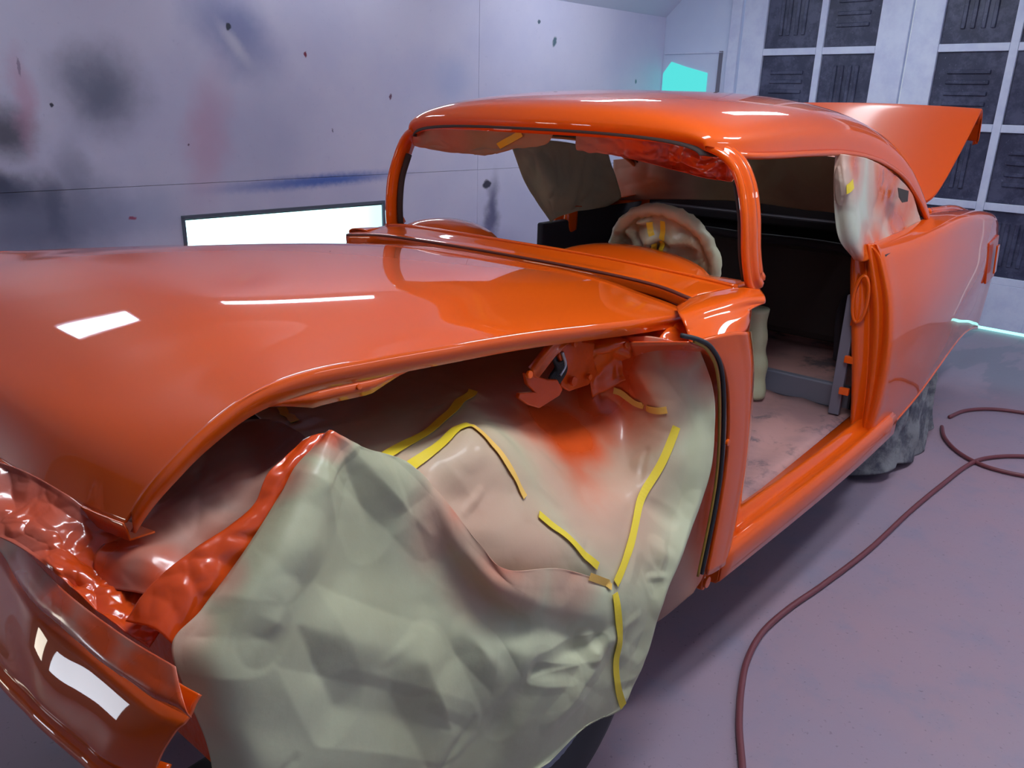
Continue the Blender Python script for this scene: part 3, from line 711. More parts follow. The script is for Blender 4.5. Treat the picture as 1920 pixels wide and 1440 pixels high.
# orange inner cowl brace between hinge and cowl side
ib = [[(0.3940, -0.6000, 1.1351), (0.5217, -0.6200, 1.1327), (0.6410, -0.6600, 1.1433), (0.7165, -0.7200, 1.1523)],
      [(0.3913, -0.6200, 1.1054), (0.4738, -0.6600, 1.1169), (0.5887, -0.7000, 1.1267), (0.6625, -0.7600, 1.1340)],
      [(0.4205, -0.6200, 1.0495), (0.5055, -0.6600, 1.0672), (0.5688, -0.7150, 1.0910), (0.6088, -0.7900, 1.1183)],
      [(0.4399, -0.6200, 0.9796), (0.5003, -0.6600, 1.0104), (0.5567, -0.7100, 1.0522), (0.6143, -0.7600, 1.0863)]]
G = crumple(surf(ib, 40, 50), .018, 16, 3)
grid_obj('cowl_brace', G, PAINT, car, .004)
for u in ((0.5459, -0.7200, 1.1282), (0.5957, -0.7250, 1.1189), (0.4671, -0.6900, 1.1274)): disc('brace_bolt', u, (-.2, -1, .4), .009, .010, PAINT, car, 10)
# wheel behind the front sheet
def wheel(x, y, z, parent):
    R = .355; prof = [(.20, -.085), (.235, -.10), (.29, -.108), (.33, -.098), (.348, -.085), (.355, -.05), (.355, .05), (.348, .085), (.33, .098), (.29, .108), (.235, .10), (.20, .085)]
    vs = []; fs = []; n = 72; k = len(prof)
    for i in range(n):
        a = 2*math.pi*i/n
        for (r, w_) in prof:
            rr_ = r*(1-.012*(i % 2 and r > .34)); vs.append((math.cos(a)*rr_+x, w_+y, math.sin(a)*rr_+z))
    for i in range(n):
        for q in range(k-1): fs.append((i*k+q, i*k+q+1, ((i+1) % n)*k+q+1, ((i+1) % n)*k+q))
    tyre = link('tyre', mesh('tyre', vs, fs), RUBBER, parent)
    lat = [(.0, -.03), (.06, -.045), (.12, -.03), (.17, -.05), (.20, -.085), (.215, -.09), (.20, -.06)]
    vs = []; fs = []; k = len(lat)
    for i in range(48):
        a = 2*math.pi*i/48
        for (r, w_) in lat: vs.append((math.cos(a)*r+x, w_*(1 if y < 0 else -1)+y, math.sin(a)*r+z))
    for i in range(48):
        for q in range(k-1): fs.append((i*k+q, i*k+q+1, ((i+1) % 48)*k+q+1, ((i+1) % 48)*k+q))
    link('rim', mesh('rim', vs, fs), GREYM, tyre)
    return tyre
for (x, y) in ((.10, -.715), (.10, .715), (3.08, -.72), (3.08, .72)): wheel(x, y, .355, car)
# front valance (lower painted panel) and its ledge
VT = [(-.72, .62, 1.0), (-.79, .25, 1.0), (-.82, -.05, 1.0), (-.838, -.296, 1.0), (-.866, -.538, 1.0), (-.862, -.71, 1.0), (-.857, -.865, 1.0), (-.850, -.922, 1.0)]
VB = [(-.78, .62, .90), (-.85, .25, .90), (-.895, -.15, .90), (-.915, -.480, .90), (-.914, -.614, .90), (-.912, -.67, .90), (-.905, -.755, .90), (-.900, -.810, .90), (-.875, -.875, .90)]
rows = []
for a, b in zip(cr(VT, 70), cr(VB, 70)):
    rows.append([a+Vector((.024, .0, .022)), a+Vector((.016, .0, .014)), a+Vector((.010, 0, .004)), a+Vector((.0, 0, -.004)), a+(b-a)*.15+Vector((-.003, 0, .002)), a+(b-a)*.5+Vector((-.006, 0, .004)), a+(b-a)*.85+Vector((-.003, 0, .002)), b+Vector((.004, 0, 0)), b+Vector((-.006, 0, -.008)), b+Vector((-.004, 0, -.020)), b+Vector((.012, .01, -.024)), b+Vector((.03, .02, -.01))])
val = grid_obj('front_valance', surf(rows, 90, 60), PAINT, car, .005, flip=True)
# dark lower body behind the valance, inner arch strip near the lower left
bx('radiator_support', (-.60, -.60, .45), (-.56, .60, 1.08), PAINT_IN, car, .01)
# ------------------------------------------------------------------ masking sheets
def sheet(name, ctrl, nu, nv, mat, label, amp, scale, seed, spray=None, stretch=(1, 1, 1), cat='masking paper', group=None, edge=.35, creases=(), rand=0, ra=.006):
    G = crumple(surf(ctrl, nu, nv), amp, scale, seed, stretch, edge=edge, creases=creases, rand=rand, ra=ra)
    o = grid_obj(name, G, mat, None, .0015, spray=near_pts(spray) if spray else (lambda v: 0))
    tag(o, label, cat, group)
    return o, bvh_of(G)
# A: sheet over the engine bay side, from under the hood to the hem at the right
A = [[(-0.1967, 0.0500, 0.9929), (-0.0083, 0.0000, 1.0226), (0.2825, -0.0500, 1.0290), (0.5334, -0.1500, 1.0330), (0.6354, -0.3500, 1.0688), (0.5225, -0.6200, 1.1268), (0.5293, -0.7400, 1.1469), (0.5839, -0.8350, 1.1234)],
     [(-0.1894, -0.0500, 0.9679), (-0.0352, -0.1200, 0.9861), (0.1443, -0.2200, 1.0226), (0.3314, -0.3300, 1.0181), (0.4652, -0.4800, 1.0059), (0.5068, -0.6400, 1.0039), (0.5314, -0.7800, 1.0389), (0.6241, -0.8620, 1.0211)],
     [(-0.2864, -0.3000, 1.0011), (-0.1936, -0.4000, 1.0261), (-0.0565, -0.4700, 1.0428), (0.0877, -0.5300, 1.0444), (0.3441, -0.5900, 0.9473), (0.5125, -0.6600, 0.9178), (0.5265, -0.8000, 0.9592), (0.6252, -0.8800, 0.9157)],
     [(-0.4473, -0.6000, 1.0787), (-0.3543, -0.6600, 1.0864), (-0.2294, -0.6800, 1.0506), (-0.0687, -0.7000, 1.0383), (0.2111, -0.6900, 0.9054), (0.4277, -0.7200, 0.8418), (0.4717, -0.8300, 0.8759), (0.5846, -0.9000, 0.8152)],
     [(-0.4666, -0.6800, 1.0323), (-0.3691, -0.7300, 1.0219), (-0.2298, -0.7500, 0.9743), (-0.0815, -0.7700, 0.9471), (0.1189, -0.7900, 0.8515), (0.2639, -0.8200, 0.7982), (0.3982, -0.8500, 0.7632), (0.5086, -0.9100, 0.7262)],
     [(-0.4434, -0.7000, 0.9267), (-0.3403, -0.7500, 0.8995), (-0.2240, -0.8000, 0.8663), (-0.1129, -0.8400, 0.8553), (0.0456, -0.8600, 0.7918), (0.1589, -0.8850, 0.7371), (0.2797, -0.9000, 0.6878), (0.3921, -0.9300, 0.6486)],
     [(-0.4269, -0.7000, 0.7860), (-0.3259, -0.7600, 0.7598), (-0.2134, -0.8200, 0.7272), (-0.0960, -0.8600, 0.7077), (0.0486, -0.8800, 0.6669), (0.1153, -0.9200, 0.6508), (0.2164, -0.9300, 0.6170), (0.3038, -0.9400, 0.5767)],
     [(-0.3831, -0.7000, 0.6166), (-0.2704, -0.7600, 0.5782), (-0.2131, -0.8500, 0.6050), (-0.0822, -0.8700, 0.5606), (0.0327, -0.9000, 0.5343), (0.1225, -0.9200, 0.5054), (0.1807, -0.9350, 0.4862), (0.2489, -0.9400, 0.4562)],
     [(-0.3329, -0.7000, 0.4520), (-0.2236, -0.7600, 0.4111), (-0.1752, -0.8500, 0.4466), (-0.0675, -0.8800, 0.4175), (0.0477, -0.9000, 0.3797), (0.1069, -0.9200, 0.3591), (0.1370, -0.9300, 0.3554), (0.1663, -0.9350, 0.3543)]]
sprA = [((0.3125, -0.6300, 0.9390), .17, 1.0), ((0.4744, -0.6300, 0.9803), .16, 1), ((0.1936, -0.6200, 0.9989), .12, .75), ((0.2602, -0.7200, 0.8564), .20, .62), ((0.6225, -0.8500, 1.0545), .07, .6), ((0.5706, -0.7800, 1.1215), .07, .9),
        ((-0.1617, -0.7700, 0.9432), .19, .42), ((-0.2478, -0.7400, 0.9999), .15, .38), ((-0.1213, -0.8200, 0.8510), .18, .42), ((0.5415, -0.6600, 1.0880), .10, 1)]
paA, bvA = sheet('masking_paper', A, 210, 230, GREEN_PAPER, 'green masking paper covering the engine bay under the hood, dusted orange around the hinge', .006, 4, 1, sprA, creases=[
 ((0.6049, -0.8750, 0.9789), (0.5049, -0.9100, 0.7427), .045, .014), ((0.5049, -0.9100, 0.7427), (0.3038, -0.9400, 0.5767), .045, .014), ((0.3038, -0.9400, 0.5767), (0.2068, -0.9350, 0.3869), .04, .012),
 ((0.0099, -0.7400, 0.8892), (0.2221, -0.7900, 0.6688), .06, -.018), ((0.4456, -0.7800, 0.8398), (0.5031, -0.8400, 0.7869), .035, .014), ((0.3719, -0.8000, 0.7703), (0.4226, -0.8700, 0.7237), .035, -.014),
 ((0.3208, -0.8300, 0.6995), (0.3478, -0.9200, 0.6721), .035, .014), ((0.3036, -0.7600, 0.7535), (0.3582, -0.8300, 0.6982), .04, .014), ((0.2675, -0.8800, 0.6708), (0.2879, -0.9300, 0.6244), .03, -.012),
 ((0.5059, -0.7000, 1.0619), (0.5287, -0.7900, 0.9559), .05, .018), ((0.1158, -0.7000, 0.9143), (0.1723, -0.7400, 0.7987), .05, .012), ((-0.0607, -0.6600, 1.0890), (-0.1368, -0.6900, 1.0109), .05, .012), ((-0.2531, -0.6900, 1.0454), (-0.1896, -0.7400, 0.9202), .05, -.014)], rand=90, ra=.006)
T = lambda name, pts, w, bv, par, mat=TAPE, n=46: ribbon('tape_strip', pts, w, bv, mat, par, .005, n)
T('t', [(0.1474, -0.5000, 1.1295), (-0.0686, -0.5800, 1.1115), (-0.2083, -0.6300, 1.1010), (-0.3267, -0.6800, 1.0938)], .022, bvA, paA)
T('t', [(-0.2706, -0.7000, 1.0622), (-0.1935, -0.6800, 1.0832), (-0.1207, -0.6600, 1.0891), (-0.0607, -0.6600, 1.0890)], .022, bvA, paA)
T('t', [(-0.0607, -0.6600, 1.0890), (-0.0660, -0.6900, 1.0580), (-0.0524, -0.7300, 0.9947), (-0.0332, -0.7800, 0.9297)], .018, bvA, paA, TAPE_DUST)
T('t', [(-0.0192, -0.8000, 0.8897), (0.0265, -0.8300, 0.8267), (0.0620, -0.8600, 0.7843), (0.0967, -0.8750, 0.7456)], .018, bvA, paA)
T('t', [(0.4528, -0.6600, 0.9863), (0.5207, -0.7000, 0.9621), (0.5267, -0.7900, 0.9666)], .018, bvA, paA, TAPE_DUST)
T('t', [(0.5150, -0.8300, 0.9347), (0.4489, -0.8300, 0.8546), (0.3682, -0.8300, 0.7968), (0.2881, -0.8600, 0.7539), (0.2164, -0.8850, 0.7247), (0.1326, -0.9050, 0.6982)], .021, bvA, paA)
T('t', [(-0.1420, -0.1000, 1.0475), (-0.1679, -0.1600, 1.0314), (-0.2029, -0.2400, 1.0226)], .02, bvA, paA)
# B: big lower sheet hanging from the peak over the wheel
B = [[(-0.5053, -0.7600, 1.2110), (-0.5067, -0.7750, 1.2192), (-0.4932, -0.7800, 1.2078), (-0.4381, -0.7750, 1.1672), (-0.3495, -0.7650, 1.1117), (-0.2799, -0.7850, 1.0225), (-0.2402, -0.8400, 0.9350), (-0.2047, -0.8750, 0.8797), (-0.0690, -0.9000, 0.8287), (0.0938, -0.9250, 0.7259)],
     [(-0.5471, -0.7650, 1.1842), (-0.5368, -0.7900, 1.1928), (-0.4935, -0.7900, 1.1650), (-0.4208, -0.7850, 1.1197), (-0.3273, -0.7800, 1.0544), (-0.2787, -0.8100, 0.9779), (-0.2344, -0.8550, 0.8998), (-0.1904, -0.8900, 0.8451), (-0.0685, -0.9150, 0.7875), (0.0812, -0.9400, 0.7071)],
     [(-0.6121, -0.7800, 1.1440), (-0.5823, -0.8150, 1.1533), (-0.5051, -0.8000, 1.1006), (-0.4104, -0.7900, 1.0499), (-0.3121, -0.7900, 0.9789), (-0.2717, -0.8300, 0.9121), (-0.2341, -0.8750, 0.8577), (-0.1587, -0.9050, 0.7986), (-0.0595, -0.9250, 0.7317), (0.0786, -0.9500, 0.6705)],
     [(-0.6903, -0.8000, 1.0920), (-0.6477, -0.8500, 1.1015), (-0.5284, -0.8100, 1.0124), (-0.4109, -0.8000, 0.9431), (-0.3060, -0.8100, 0.8757), (-0.2376, -0.8400, 0.8093), (-0.1906, -0.8800, 0.7680), (-0.1270, -0.9100, 0.7237), (-0.0274, -0.9200, 0.6607), (0.0819, -0.9550, 0.6171)],
     [(-0.7608, -0.8200, 1.0612), (-0.7156, -0.8700, 1.0527), (-0.6028, -0.8500, 0.9653), (-0.4642, -0.8300, 0.8701), (-0.3371, -0.8400, 0.7938), (-0.2550, -0.8700, 0.7393), (-0.2005, -0.9100, 0.7043), (-0.1320, -0.9300, 0.6619), (-0.0318, -0.9400, 0.6077), (0.0860, -0.9550, 0.5525)],
     [(-0.8113, -0.8300, 1.0389), (-0.7584, -0.8800, 0.9997), (-0.6416, -0.8700, 0.8963), (-0.4966, -0.8500, 0.7842), (-0.3579, -0.8600, 0.7021), (-0.2605, -0.8900, 0.6511), (-0.1838, -0.9200, 0.6128), (-0.1039, -0.9400, 0.5795), (-0.0200, -0.9500, 0.5386), (0.1003, -0.9600, 0.4825)],
     [(-0.8054, -0.8400, 0.9654), (-0.7589, -0.8800, 0.9152), (-0.6480, -0.8700, 0.8048), (-0.5090, -0.8600, 0.6900), (-0.3685, -0.8700, 0.6024), (-0.2577, -0.8900, 0.5493), (-0.1879, -0.9200, 0.5320), (-0.0978, -0.9400, 0.5022), (-0.0017, -0.9500, 0.4571), (0.1200, -0.9600, 0.4024)],
     [(-0.7844, -0.8400, 0.8462), (-0.7446, -0.8800, 0.8055), (-0.6452, -0.8700, 0.7018), (-0.5131, -0.8600, 0.5796), (-0.3828, -0.8700, 0.4957), (-0.2865, -0.8900, 0.4536), (-0.2130, -0.9100, 0.4374), (-0.1437, -0.9300, 0.4439), (-0.0735, -0.9400, 0.4330), (-0.0091, -0.9500, 0.4309)],
     [(-0.7802, -0.8200, 0.6544), (-0.7401, -0.8600, 0.6076), (-0.6327, -0.8500, 0.5000), (-0.5021, -0.8400, 0.3966), (-0.3923, -0.8500, 0.3319), (-0.3089, -0.8700, 0.3292), (-0.2523, -0.8900, 0.3518), (-0.2109, -0.9100, 0.3880), (-0.1681, -0.9300, 0.4098), (-0.1278, -0.9400, 0.4138)]]
sprB = [((-0.5128, -0.7700, 1.2162), .035, .9), ((-0.1993, -0.8700, 0.8954), .10, .55), ((-0.2682, -0.8000, 0.9967), .09, .48), ((-0.0268, -0.9100, 0.8082), .08, .48), ((-0.5875, -0.7800, 1.1688), .03, .5), ((-0.7221, -0.8100, 1.0781), .03, .5), ((-0.7853, -0.8200, 1.0418), .03, .5)]
paB, bvB = sheet('masking_paper', B, 230, 250, GREEN_PAPER, 'large green masking paper sheet peaked at the front and hanging down over the front wheel', .005, 2.6, 2, sprB, edge=.25, creases=[
 ((-0.5107, -0.7800, 1.2184), (-0.6015, -0.8300, 1.1070), .07, .016), ((-0.5107, -0.7800, 1.2184), (-0.4536, -0.8000, 1.0517), .07, -.016), ((-0.4933, -0.7800, 1.2061), (-0.3253, -0.7900, 0.9739), .05, .012),
 ((-0.6523, -0.8600, 0.9988), (-0.3999, -0.8500, 0.7791), .06, .016), ((-0.3999, -0.8500, 0.7791), (-0.3476, -0.8700, 0.6059), .07, .018), ((-0.6523, -0.8600, 0.9988), (-0.5881, -0.8700, 0.8135), .06, -.014), ((-0.5881, -0.8700, 0.8135), (-0.3476, -0.8700, 0.6059), .06, -.012),
 ((-0.7958, -0.8400, 1.0494), (-0.7097, -0.8800, 1.0129), .05, -.014), ((-0.7097, -0.8800, 1.0129), (-0.6765, -0.8600, 1.0443), .04, .012), ((-0.2885, -0.8600, 0.7766), (-0.2177, -0.8800, 0.6496), .04, .016), ((-0.2177, -0.8800, 0.6496), (-0.1895, -0.8800, 0.7434), .04, -.012),
 ((-0.1571, -0.9100, 0.6601), (0.0315, -0.9300, 0.6126), .03, -.018), ((-0.0087, -0.9000, 0.6603), (0.0076, -0.9400, 0.6045), .03, .018), ((0.0076, -0.9400, 0.6045), (0.0646, -0.9550, 0.6199), .025, .012), ((-0.1606, -0.9200, 0.6462), (-0.0636, -0.9300, 0.5923), .025, -.016),
 ((-0.1567, -0.9100, 0.6535), (-0.2269, -0.8900, 0.5729), .05, -.010), ((0.0656, -0.9550, 0.6126), (-0.1170, -0.9400, 0.5153), .04, .010), ((-0.3373, -0.7650, 1.1035), (-0.2852, -0.7900, 0.9568), .05, .012),
 ((-0.1528, -0.8200, 0.8236), (-0.2026, -0.8500, 0.7840), .04, -.012), ((0.0130, -0.8300, 0.7554), (-0.0253, -0.8900, 0.6842), .04, .012), ((-0.7090, -0.8000, 1.0674), (-0.6234, -0.8400, 1.0949), .06, .012)], rand=45, ra=.0045)
T('t', [(0.0236, -0.9180, 0.7953), (0.0522, -0.9250, 0.7644), (0.0799, -0.9350, 0.7293)], .016, bvB, paB, TAPE_DUST)
T('t', [(0.0803, -0.9450, 0.7177), (0.0865, -0.9550, 0.6145), (0.0777, -0.9550, 0.5504), (0.0871, -0.9600, 0.4836), (0.1191, -0.9600, 0.4089)], .019, bvB, paB)
# C: dusted sheet in the nose
Cc = [[(-0.6418, -0.5500, 1.1119), (-0.5646, -0.5000, 1.1270), (-0.4664, -0.4500, 1.1305), (-0.4378, -0.5000, 1.1432), (-0.4575, -0.6000, 1.1619), (-0.4885, -0.7000, 1.1766)],
      [(-0.7063, -0.5500, 1.0808), (-0.6602, -0.6000, 1.1171), (-0.5891, -0.6200, 1.1346), (-0.5445, -0.6400, 1.1349), (-0.5416, -0.6800, 1.1466), (-0.5440, -0.7200, 1.1691)],
      [(-0.7544, -0.5800, 1.0756), (-0.7109, -0.6400, 1.0891), (-0.6450, -0.6600, 1.0963), (-0.6122, -0.6800, 1.0996), (-0.5931, -0.7100, 1.1209), (-0.5891, -0.7400, 1.1386)],
      [(-0.8032, -0.6200, 1.0780), (-0.7641, -0.6800, 1.0848), (-0.7376, -0.7200, 1.0653), (-0.6970, -0.7300, 1.0835), (-0.6688, -0.7400, 1.0923), (-0.6450, -0.7600, 1.1157)],
      [(-0.8175, -0.6400, 1.0418), (-0.7940, -0.7000, 1.0483), (-0.7702, -0.7400, 1.0459), (-0.7357, -0.7500, 1.0586), (-0.7078, -0.7600, 1.0750), (-0.6794, -0.7700, 1.0917)]]
sprC = [((-0.5902, -0.6800, 1.1365), .07, .45), ((-0.6712, -0.7000, 1.0777), .07, .55), ((-0.7644, -0.7200, 1.0679), .08, .8), ((-0.7904, -0.6200, 1.0636), .09, .9), ((-0.5289, -0.7000, 1.1759), .05, .6)]
paC, bvC = sheet('masking_paper', Cc, 70, 80, PINK_PAPER, 'pinkish dusted masking paper tucked inside the nose under the hood lip', .012, 9, 5, sprC)
T('t', [(-0.5174, -0.7400, 1.2001), (-0.5465, -0.7200, 1.1982), (-0.5714, -0.7200, 1.1827), (-0.5939, -0.7300, 1.1632)], .014, bvC, paC, TAPE_DUST, 30)
# D: orange sprayed strip between nose sheet and front sheet
Dd = [[(-0.5285, -0.7350, 1.1986), (-0.5139, -0.7450, 1.2058), (-0.4957, -0.7500, 1.2051), (-0.4747, -0.7500, 1.1951)],
      [(-0.6019, -0.7500, 1.1768), (-0.5805, -0.7650, 1.1784), (-0.5612, -0.7700, 1.1733), (-0.5341, -0.7650, 1.1622)],
      [(-0.6477, -0.7600, 1.1338), (-0.6359, -0.7750, 1.1346), (-0.6178, -0.7800, 1.1292), (-0.5880, -0.7750, 1.1154)],
      [(-0.7452, -0.7550, 1.1027), (-0.7142, -0.7750, 1.1009), (-0.6892, -0.7900, 1.0789), (-0.6609, -0.7900, 1.0657)],
      [(-0.7937, -0.7500, 1.0787), (-0.7692, -0.7850, 1.0739), (-0.7487, -0.8050, 1.0562), (-0.7270, -0.8100, 1.0305)],
      [(-0.8300, -0.7500, 1.0445), (-0.8121, -0.7900, 1.0419), (-0.7997, -0.8150, 1.0189), (-0.7766, -0.8200, 0.9872)]]
paD, bvD = sheet('masking_film', Dd, 80, 50, FILM, 'orange sprayed strip of film between the nose sheet and the green front sheet', .010, 14, 8, [((-0.7185, -0.7800, 1.0884), 1.2, 1)], cat='masking film')
# E: glossy red film over the grille opening
E_ = [[(-0.8756, -0.4200, 1.1954), (-0.8313, -0.4800, 1.1740), (-0.7959, -0.5400, 1.1388), (-0.7625, -0.6000, 1.0868), (-0.7351, -0.6600, 1.0458), (-0.7166, -0.7000, 1.0452)],
      [(-0.8883, -0.4400, 1.1602), (-0.8510, -0.5000, 1.1416), (-0.8232, -0.5600, 1.1100), (-0.7939, -0.6200, 1.0652), (-0.7704, -0.6800, 1.0362), (-0.7511, -0.7300, 1.0316)],
      [(-0.8987, -0.4600, 1.1375), (-0.8678, -0.5200, 1.1260), (-0.8440, -0.5800, 1.0970), (-0.8289, -0.6500, 1.0687), (-0.8081, -0.7100, 1.0347), (-0.7842, -0.7600, 1.0204)],
      [(-0.9128, -0.4700, 1.1133), (-0.8824, -0.5400, 1.1022), (-0.8616, -0.6000, 1.0797), (-0.8497, -0.6700, 1.0586), (-0.8357, -0.7300, 1.0339), (-0.8178, -0.7800, 1.0115)]]
paE, bvE = sheet('masking_film', E_, 70, 150, FILM, 'glossy red crumpled film across the grille opening behind the front valance', .020, 17, 11, [((-0.8190, -0.6800, 1.0603), .16, .95), ((-0.7683, -0.7200, 1.0359), .12, 1), ((-0.8467, -0.5400, 1.1332), .12, .62)], cat='masking film')
# F: grey ledge paper between film and valance
F_ = [[(-0.8375, -0.1817, 1.0600), (-0.8439, -0.4049, 1.0600), (-0.8544, -0.5298, 1.0600), (-0.8596, -0.6619, 1.0600), (-0.8538, -0.7959, 1.0600), (-0.8416, -0.8994, 1.0600)],
      [(-0.8498, -0.2121, 1.0450), (-0.8503, -0.3949, 1.0450), (-0.8664, -0.5327, 1.0450), (-0.8752, -0.6743, 1.0450), (-0.8663, -0.8107, 1.0450), (-0.8489, -0.9187, 1.0450)],
      [(-0.8608, -0.2139, 1.0300), (-0.8597, -0.3937, 1.0300), (-0.8769, -0.5468, 1.0300), (-0.8813, -0.6740, 1.0300), (-0.8757, -0.8218, 1.0300), (-0.8552, -0.9405, 1.0300)],
      [(-0.8581, -0.1949, 1.0120), (-0.8346, -0.3267, 1.0120), (-0.8722, -0.5413, 1.0120), (-0.8644, -0.7003, 1.0120), (-0.8590, -0.8619, 1.0120), (-0.8476, -0.9352, 1.0120)]]
paF, bvF = sheet('masking_paper', F_, 30, 60, PINK_PAPER, 'narrow greyish strip of masking paper on the ledge above the front valance', .004, 9, 13, [((-0.8394, -0.3417, 1.0150), .09, 1), ((-0.8720, -0.5384, 1.0150), .08, 1), ((-0.8740, -0.6477, 1.0150), .08, 1), ((-0.8695, -0.7601, 1.0150), .085, 1), ((-0.8655, -0.8599, 1.0150), .085, 1), ((-0.8509, -0.9300, 1.0150), .06, 1)])
# quarter window sheet
Q = [[(1.8797, -0.6650, 1.5473), (1.9136, -0.7000, 1.5447), (2.1595, -0.6950, 1.5235), (2.3732, -0.7000, 1.4856), (2.5568, -0.7100, 1.4396)],
     [(1.8938, -0.6700, 1.4491), (1.8987, -0.7250, 1.4437), (2.2327, -0.7100, 1.4241), (2.5453, -0.7100, 1.3959), (2.7874, -0.7200, 1.3642)],
     [(1.9310, -0.6800, 1.3310), (1.9668, -0.7350, 1.3436), (2.3142, -0.7150, 1.3140), (2.6803, -0.7150, 1.2849), (2.9238, -0.7350, 1.2675)],
     [(1.9732, -0.7000, 1.2293), (2.0203, -0.7450, 1.2399), (2.3505, -0.7300, 1.2256), (2.7222, -0.7300, 1.2005), (2.9970, -0.7500, 1.1886)],
     [(2.0838, -0.7300, 1.1480), (2.1069, -0.7650, 1.1394), (2.2587, -0.7700, 1.1468), (2.4744, -0.7800, 1.1674), (2.8306, -0.7800, 1.1715)]]
sprQ = [((1.9843, -0.7000, 1.5236), .12, .75), ((2.4352, -0.7000, 1.4446), .20, 1), ((2.7699, -0.7200, 1.3137), .20, .72), ((2.6564, -0.7500, 1.1857), .17, 1), ((2.1613, -0.7600, 1.1318), .12, 1), ((2.3248, -0.7600, 1.1551), .14, .95)]
paQ, bvQ = sheet('masking_paper', Q, 80, 80, WHITE_PAPER, 'pale masking paper over the near quarter window with orange sprayed edges', .014, 5, 21, sprQ)
T('t', [(1.8811, -0.7300, 1.4243), (1.9430, -0.7300, 1.4435)], .035, bvQ, paQ, TAPE, 10)
plate('torn_hole', [(2.4856, -0.7450, 1.3979), (2.6243, -0.7550, 1.3771), (2.6188, -0.7600, 1.3329), (2.5150, -0.7650, 1.3363), (2.4895, -0.7550, 1.3592)], (0, 1, 0), .002, DBROWN, paQ, 0)
# tan sheet hung over the far quarter window
H = [[(1.5783, 0.6200, 1.5392), (1.7330, 0.5800, 1.5388), (2.0053, 0.6000, 1.5193), (2.3615, 0.6200, 1.4681)],
     [(1.6540, 0.6400, 1.4513), (1.7784, 0.5800, 1.4393), (2.0868, 0.6200, 1.4134), (2.4678, 0.6300, 1.3445)],
     [(1.7491, 0.6600, 1.3410), (1.8670, 0.5800, 1.3289), (2.1562, 0.6300, 1.3082), (2.5491, 0.6400, 1.2433)],
     [(1.8682, 0.6700, 1.2353), (1.9498, 0.6200, 1.2265), (2.2080, 0.6600, 1.2189), (2.5747, 0.6700, 1.2081)],
     [(1.9893, 0.6800, 1.1407), (2.0306, 0.6600, 1.1650), (2.1938, 0.6800, 1.1756), (2.5036, 0.6900, 1.1832)]]
paH, _ = sheet('masking_paper', H, 50, 60, paper_mat('olive_tan_paper', (.58, .49, .28), (.46, .45, .28), (.6, .1, .03)), 'olive tan masking paper hung over the far quarter window', .030, 4.5, 31)
# rear window sheet
Rr = [[(2.7800, 0.8514, 1.4008), (2.7400, 0.4953, 1.4516), (2.7400, 0.0505, 1.4877), (2.7400, -0.2170, 1.4980), (2.7400, -0.4674, 1.4841)],
      [(2.8400, 0.8800, 1.2785), (2.8000, 0.5170, 1.3371), (2.8000, 0.0620, 1.3708), (2.8000, -0.2120, 1.3785), (2.8000, -0.4685, 1.3615)],
      [(2.9000, 0.8728, 1.1696), (2.8800, 0.5481, 1.2038), (2.8800, 0.0800, 1.2359), (2.8800, -0.2043, 1.2257), (2.8800, -0.4662, 1.2212)]]
paR, _ = sheet('masking_paper', Rr, 40, 90, TAN_PAPER, 'brown masking paper across the rear window inside the car', .03, 4, 33, [((2.8200, 0.6258, 1.3138), .22, .75), ((2.8500, 0.8097, 1.2239), .15, .6)])
# header sheets
Hh = [[(1.0192, 0.6200, 1.6168), (0.9933, 0.4500, 1.6243), (0.9709, 0.2500, 1.6221), (0.9623, 0.1000, 1.6173), (0.9314, -0.1000, 1.6088)],
      [(1.0204, 0.6400, 1.5467), (1.0137, 0.4700, 1.5473), (1.0226, 0.3200, 1.5436), (0.9826, 0.1500, 1.5600), (0.9577, -0.0400, 1.5633)],
      [(1.0376, 0.6350, 1.5232), (1.0445, 0.5000, 1.5109), (1.0531, 0.3600, 1.5092), (1.0241, 0.2400, 1.5151), (0.9894, 0.1200, 1.5510)]]
paT, bvT = sheet('masking_paper', Hh, 30, 70, TAN_PAPER, 'strip of masking paper hanging under the windshield header on the far side', .012, 8, 41, [((1.0149, 0.6400, 1.5468), .08, .7), ((0.9932, 0.4500, 1.5783), .1, .5)])
OUT = Vector((-1, -.2, 0))
T('t', [(0.9958, 0.1800, 1.5513), (0.9640, 0.1000, 1.5765), (0.9716, 0.0500, 1.6006)], .022, bvT, paT)
Hn = [[(1.0185, -0.1200, 1.6188), (1.0516, -0.3000, 1.6098), (1.1080, -0.4200, 1.5924), (1.1235, -0.5400, 1.5732), (1.1124, -0.6300, 1.5542)],
      [(1.0240, -0.1200, 1.5594), (1.0603, -0.3000, 1.5488), (1.1196, -0.4200, 1.5316), (1.1198, -0.5400, 1.5142), (1.1039, -0.6400, 1.5065)],
      [(1.0400, -0.1200, 1.5491), (1.0626, -0.3000, 1.5325), (1.1068, -0.4200, 1.5096), (1.1150, -0.5400, 1.4892), (1.0869, -0.6400, 1.4890)]]
paN, _ = sheet('masking_film', Hn, 36, 90, PINK_PAPER, 'ragged orange sprayed masking under the windshield header on the near side', .016, 20, 43, [((1.1503, -0.5500, 1.5262), .22, 1), ((1.0727, -0.3300, 1.5630), .16, .7)], cat='masking film')
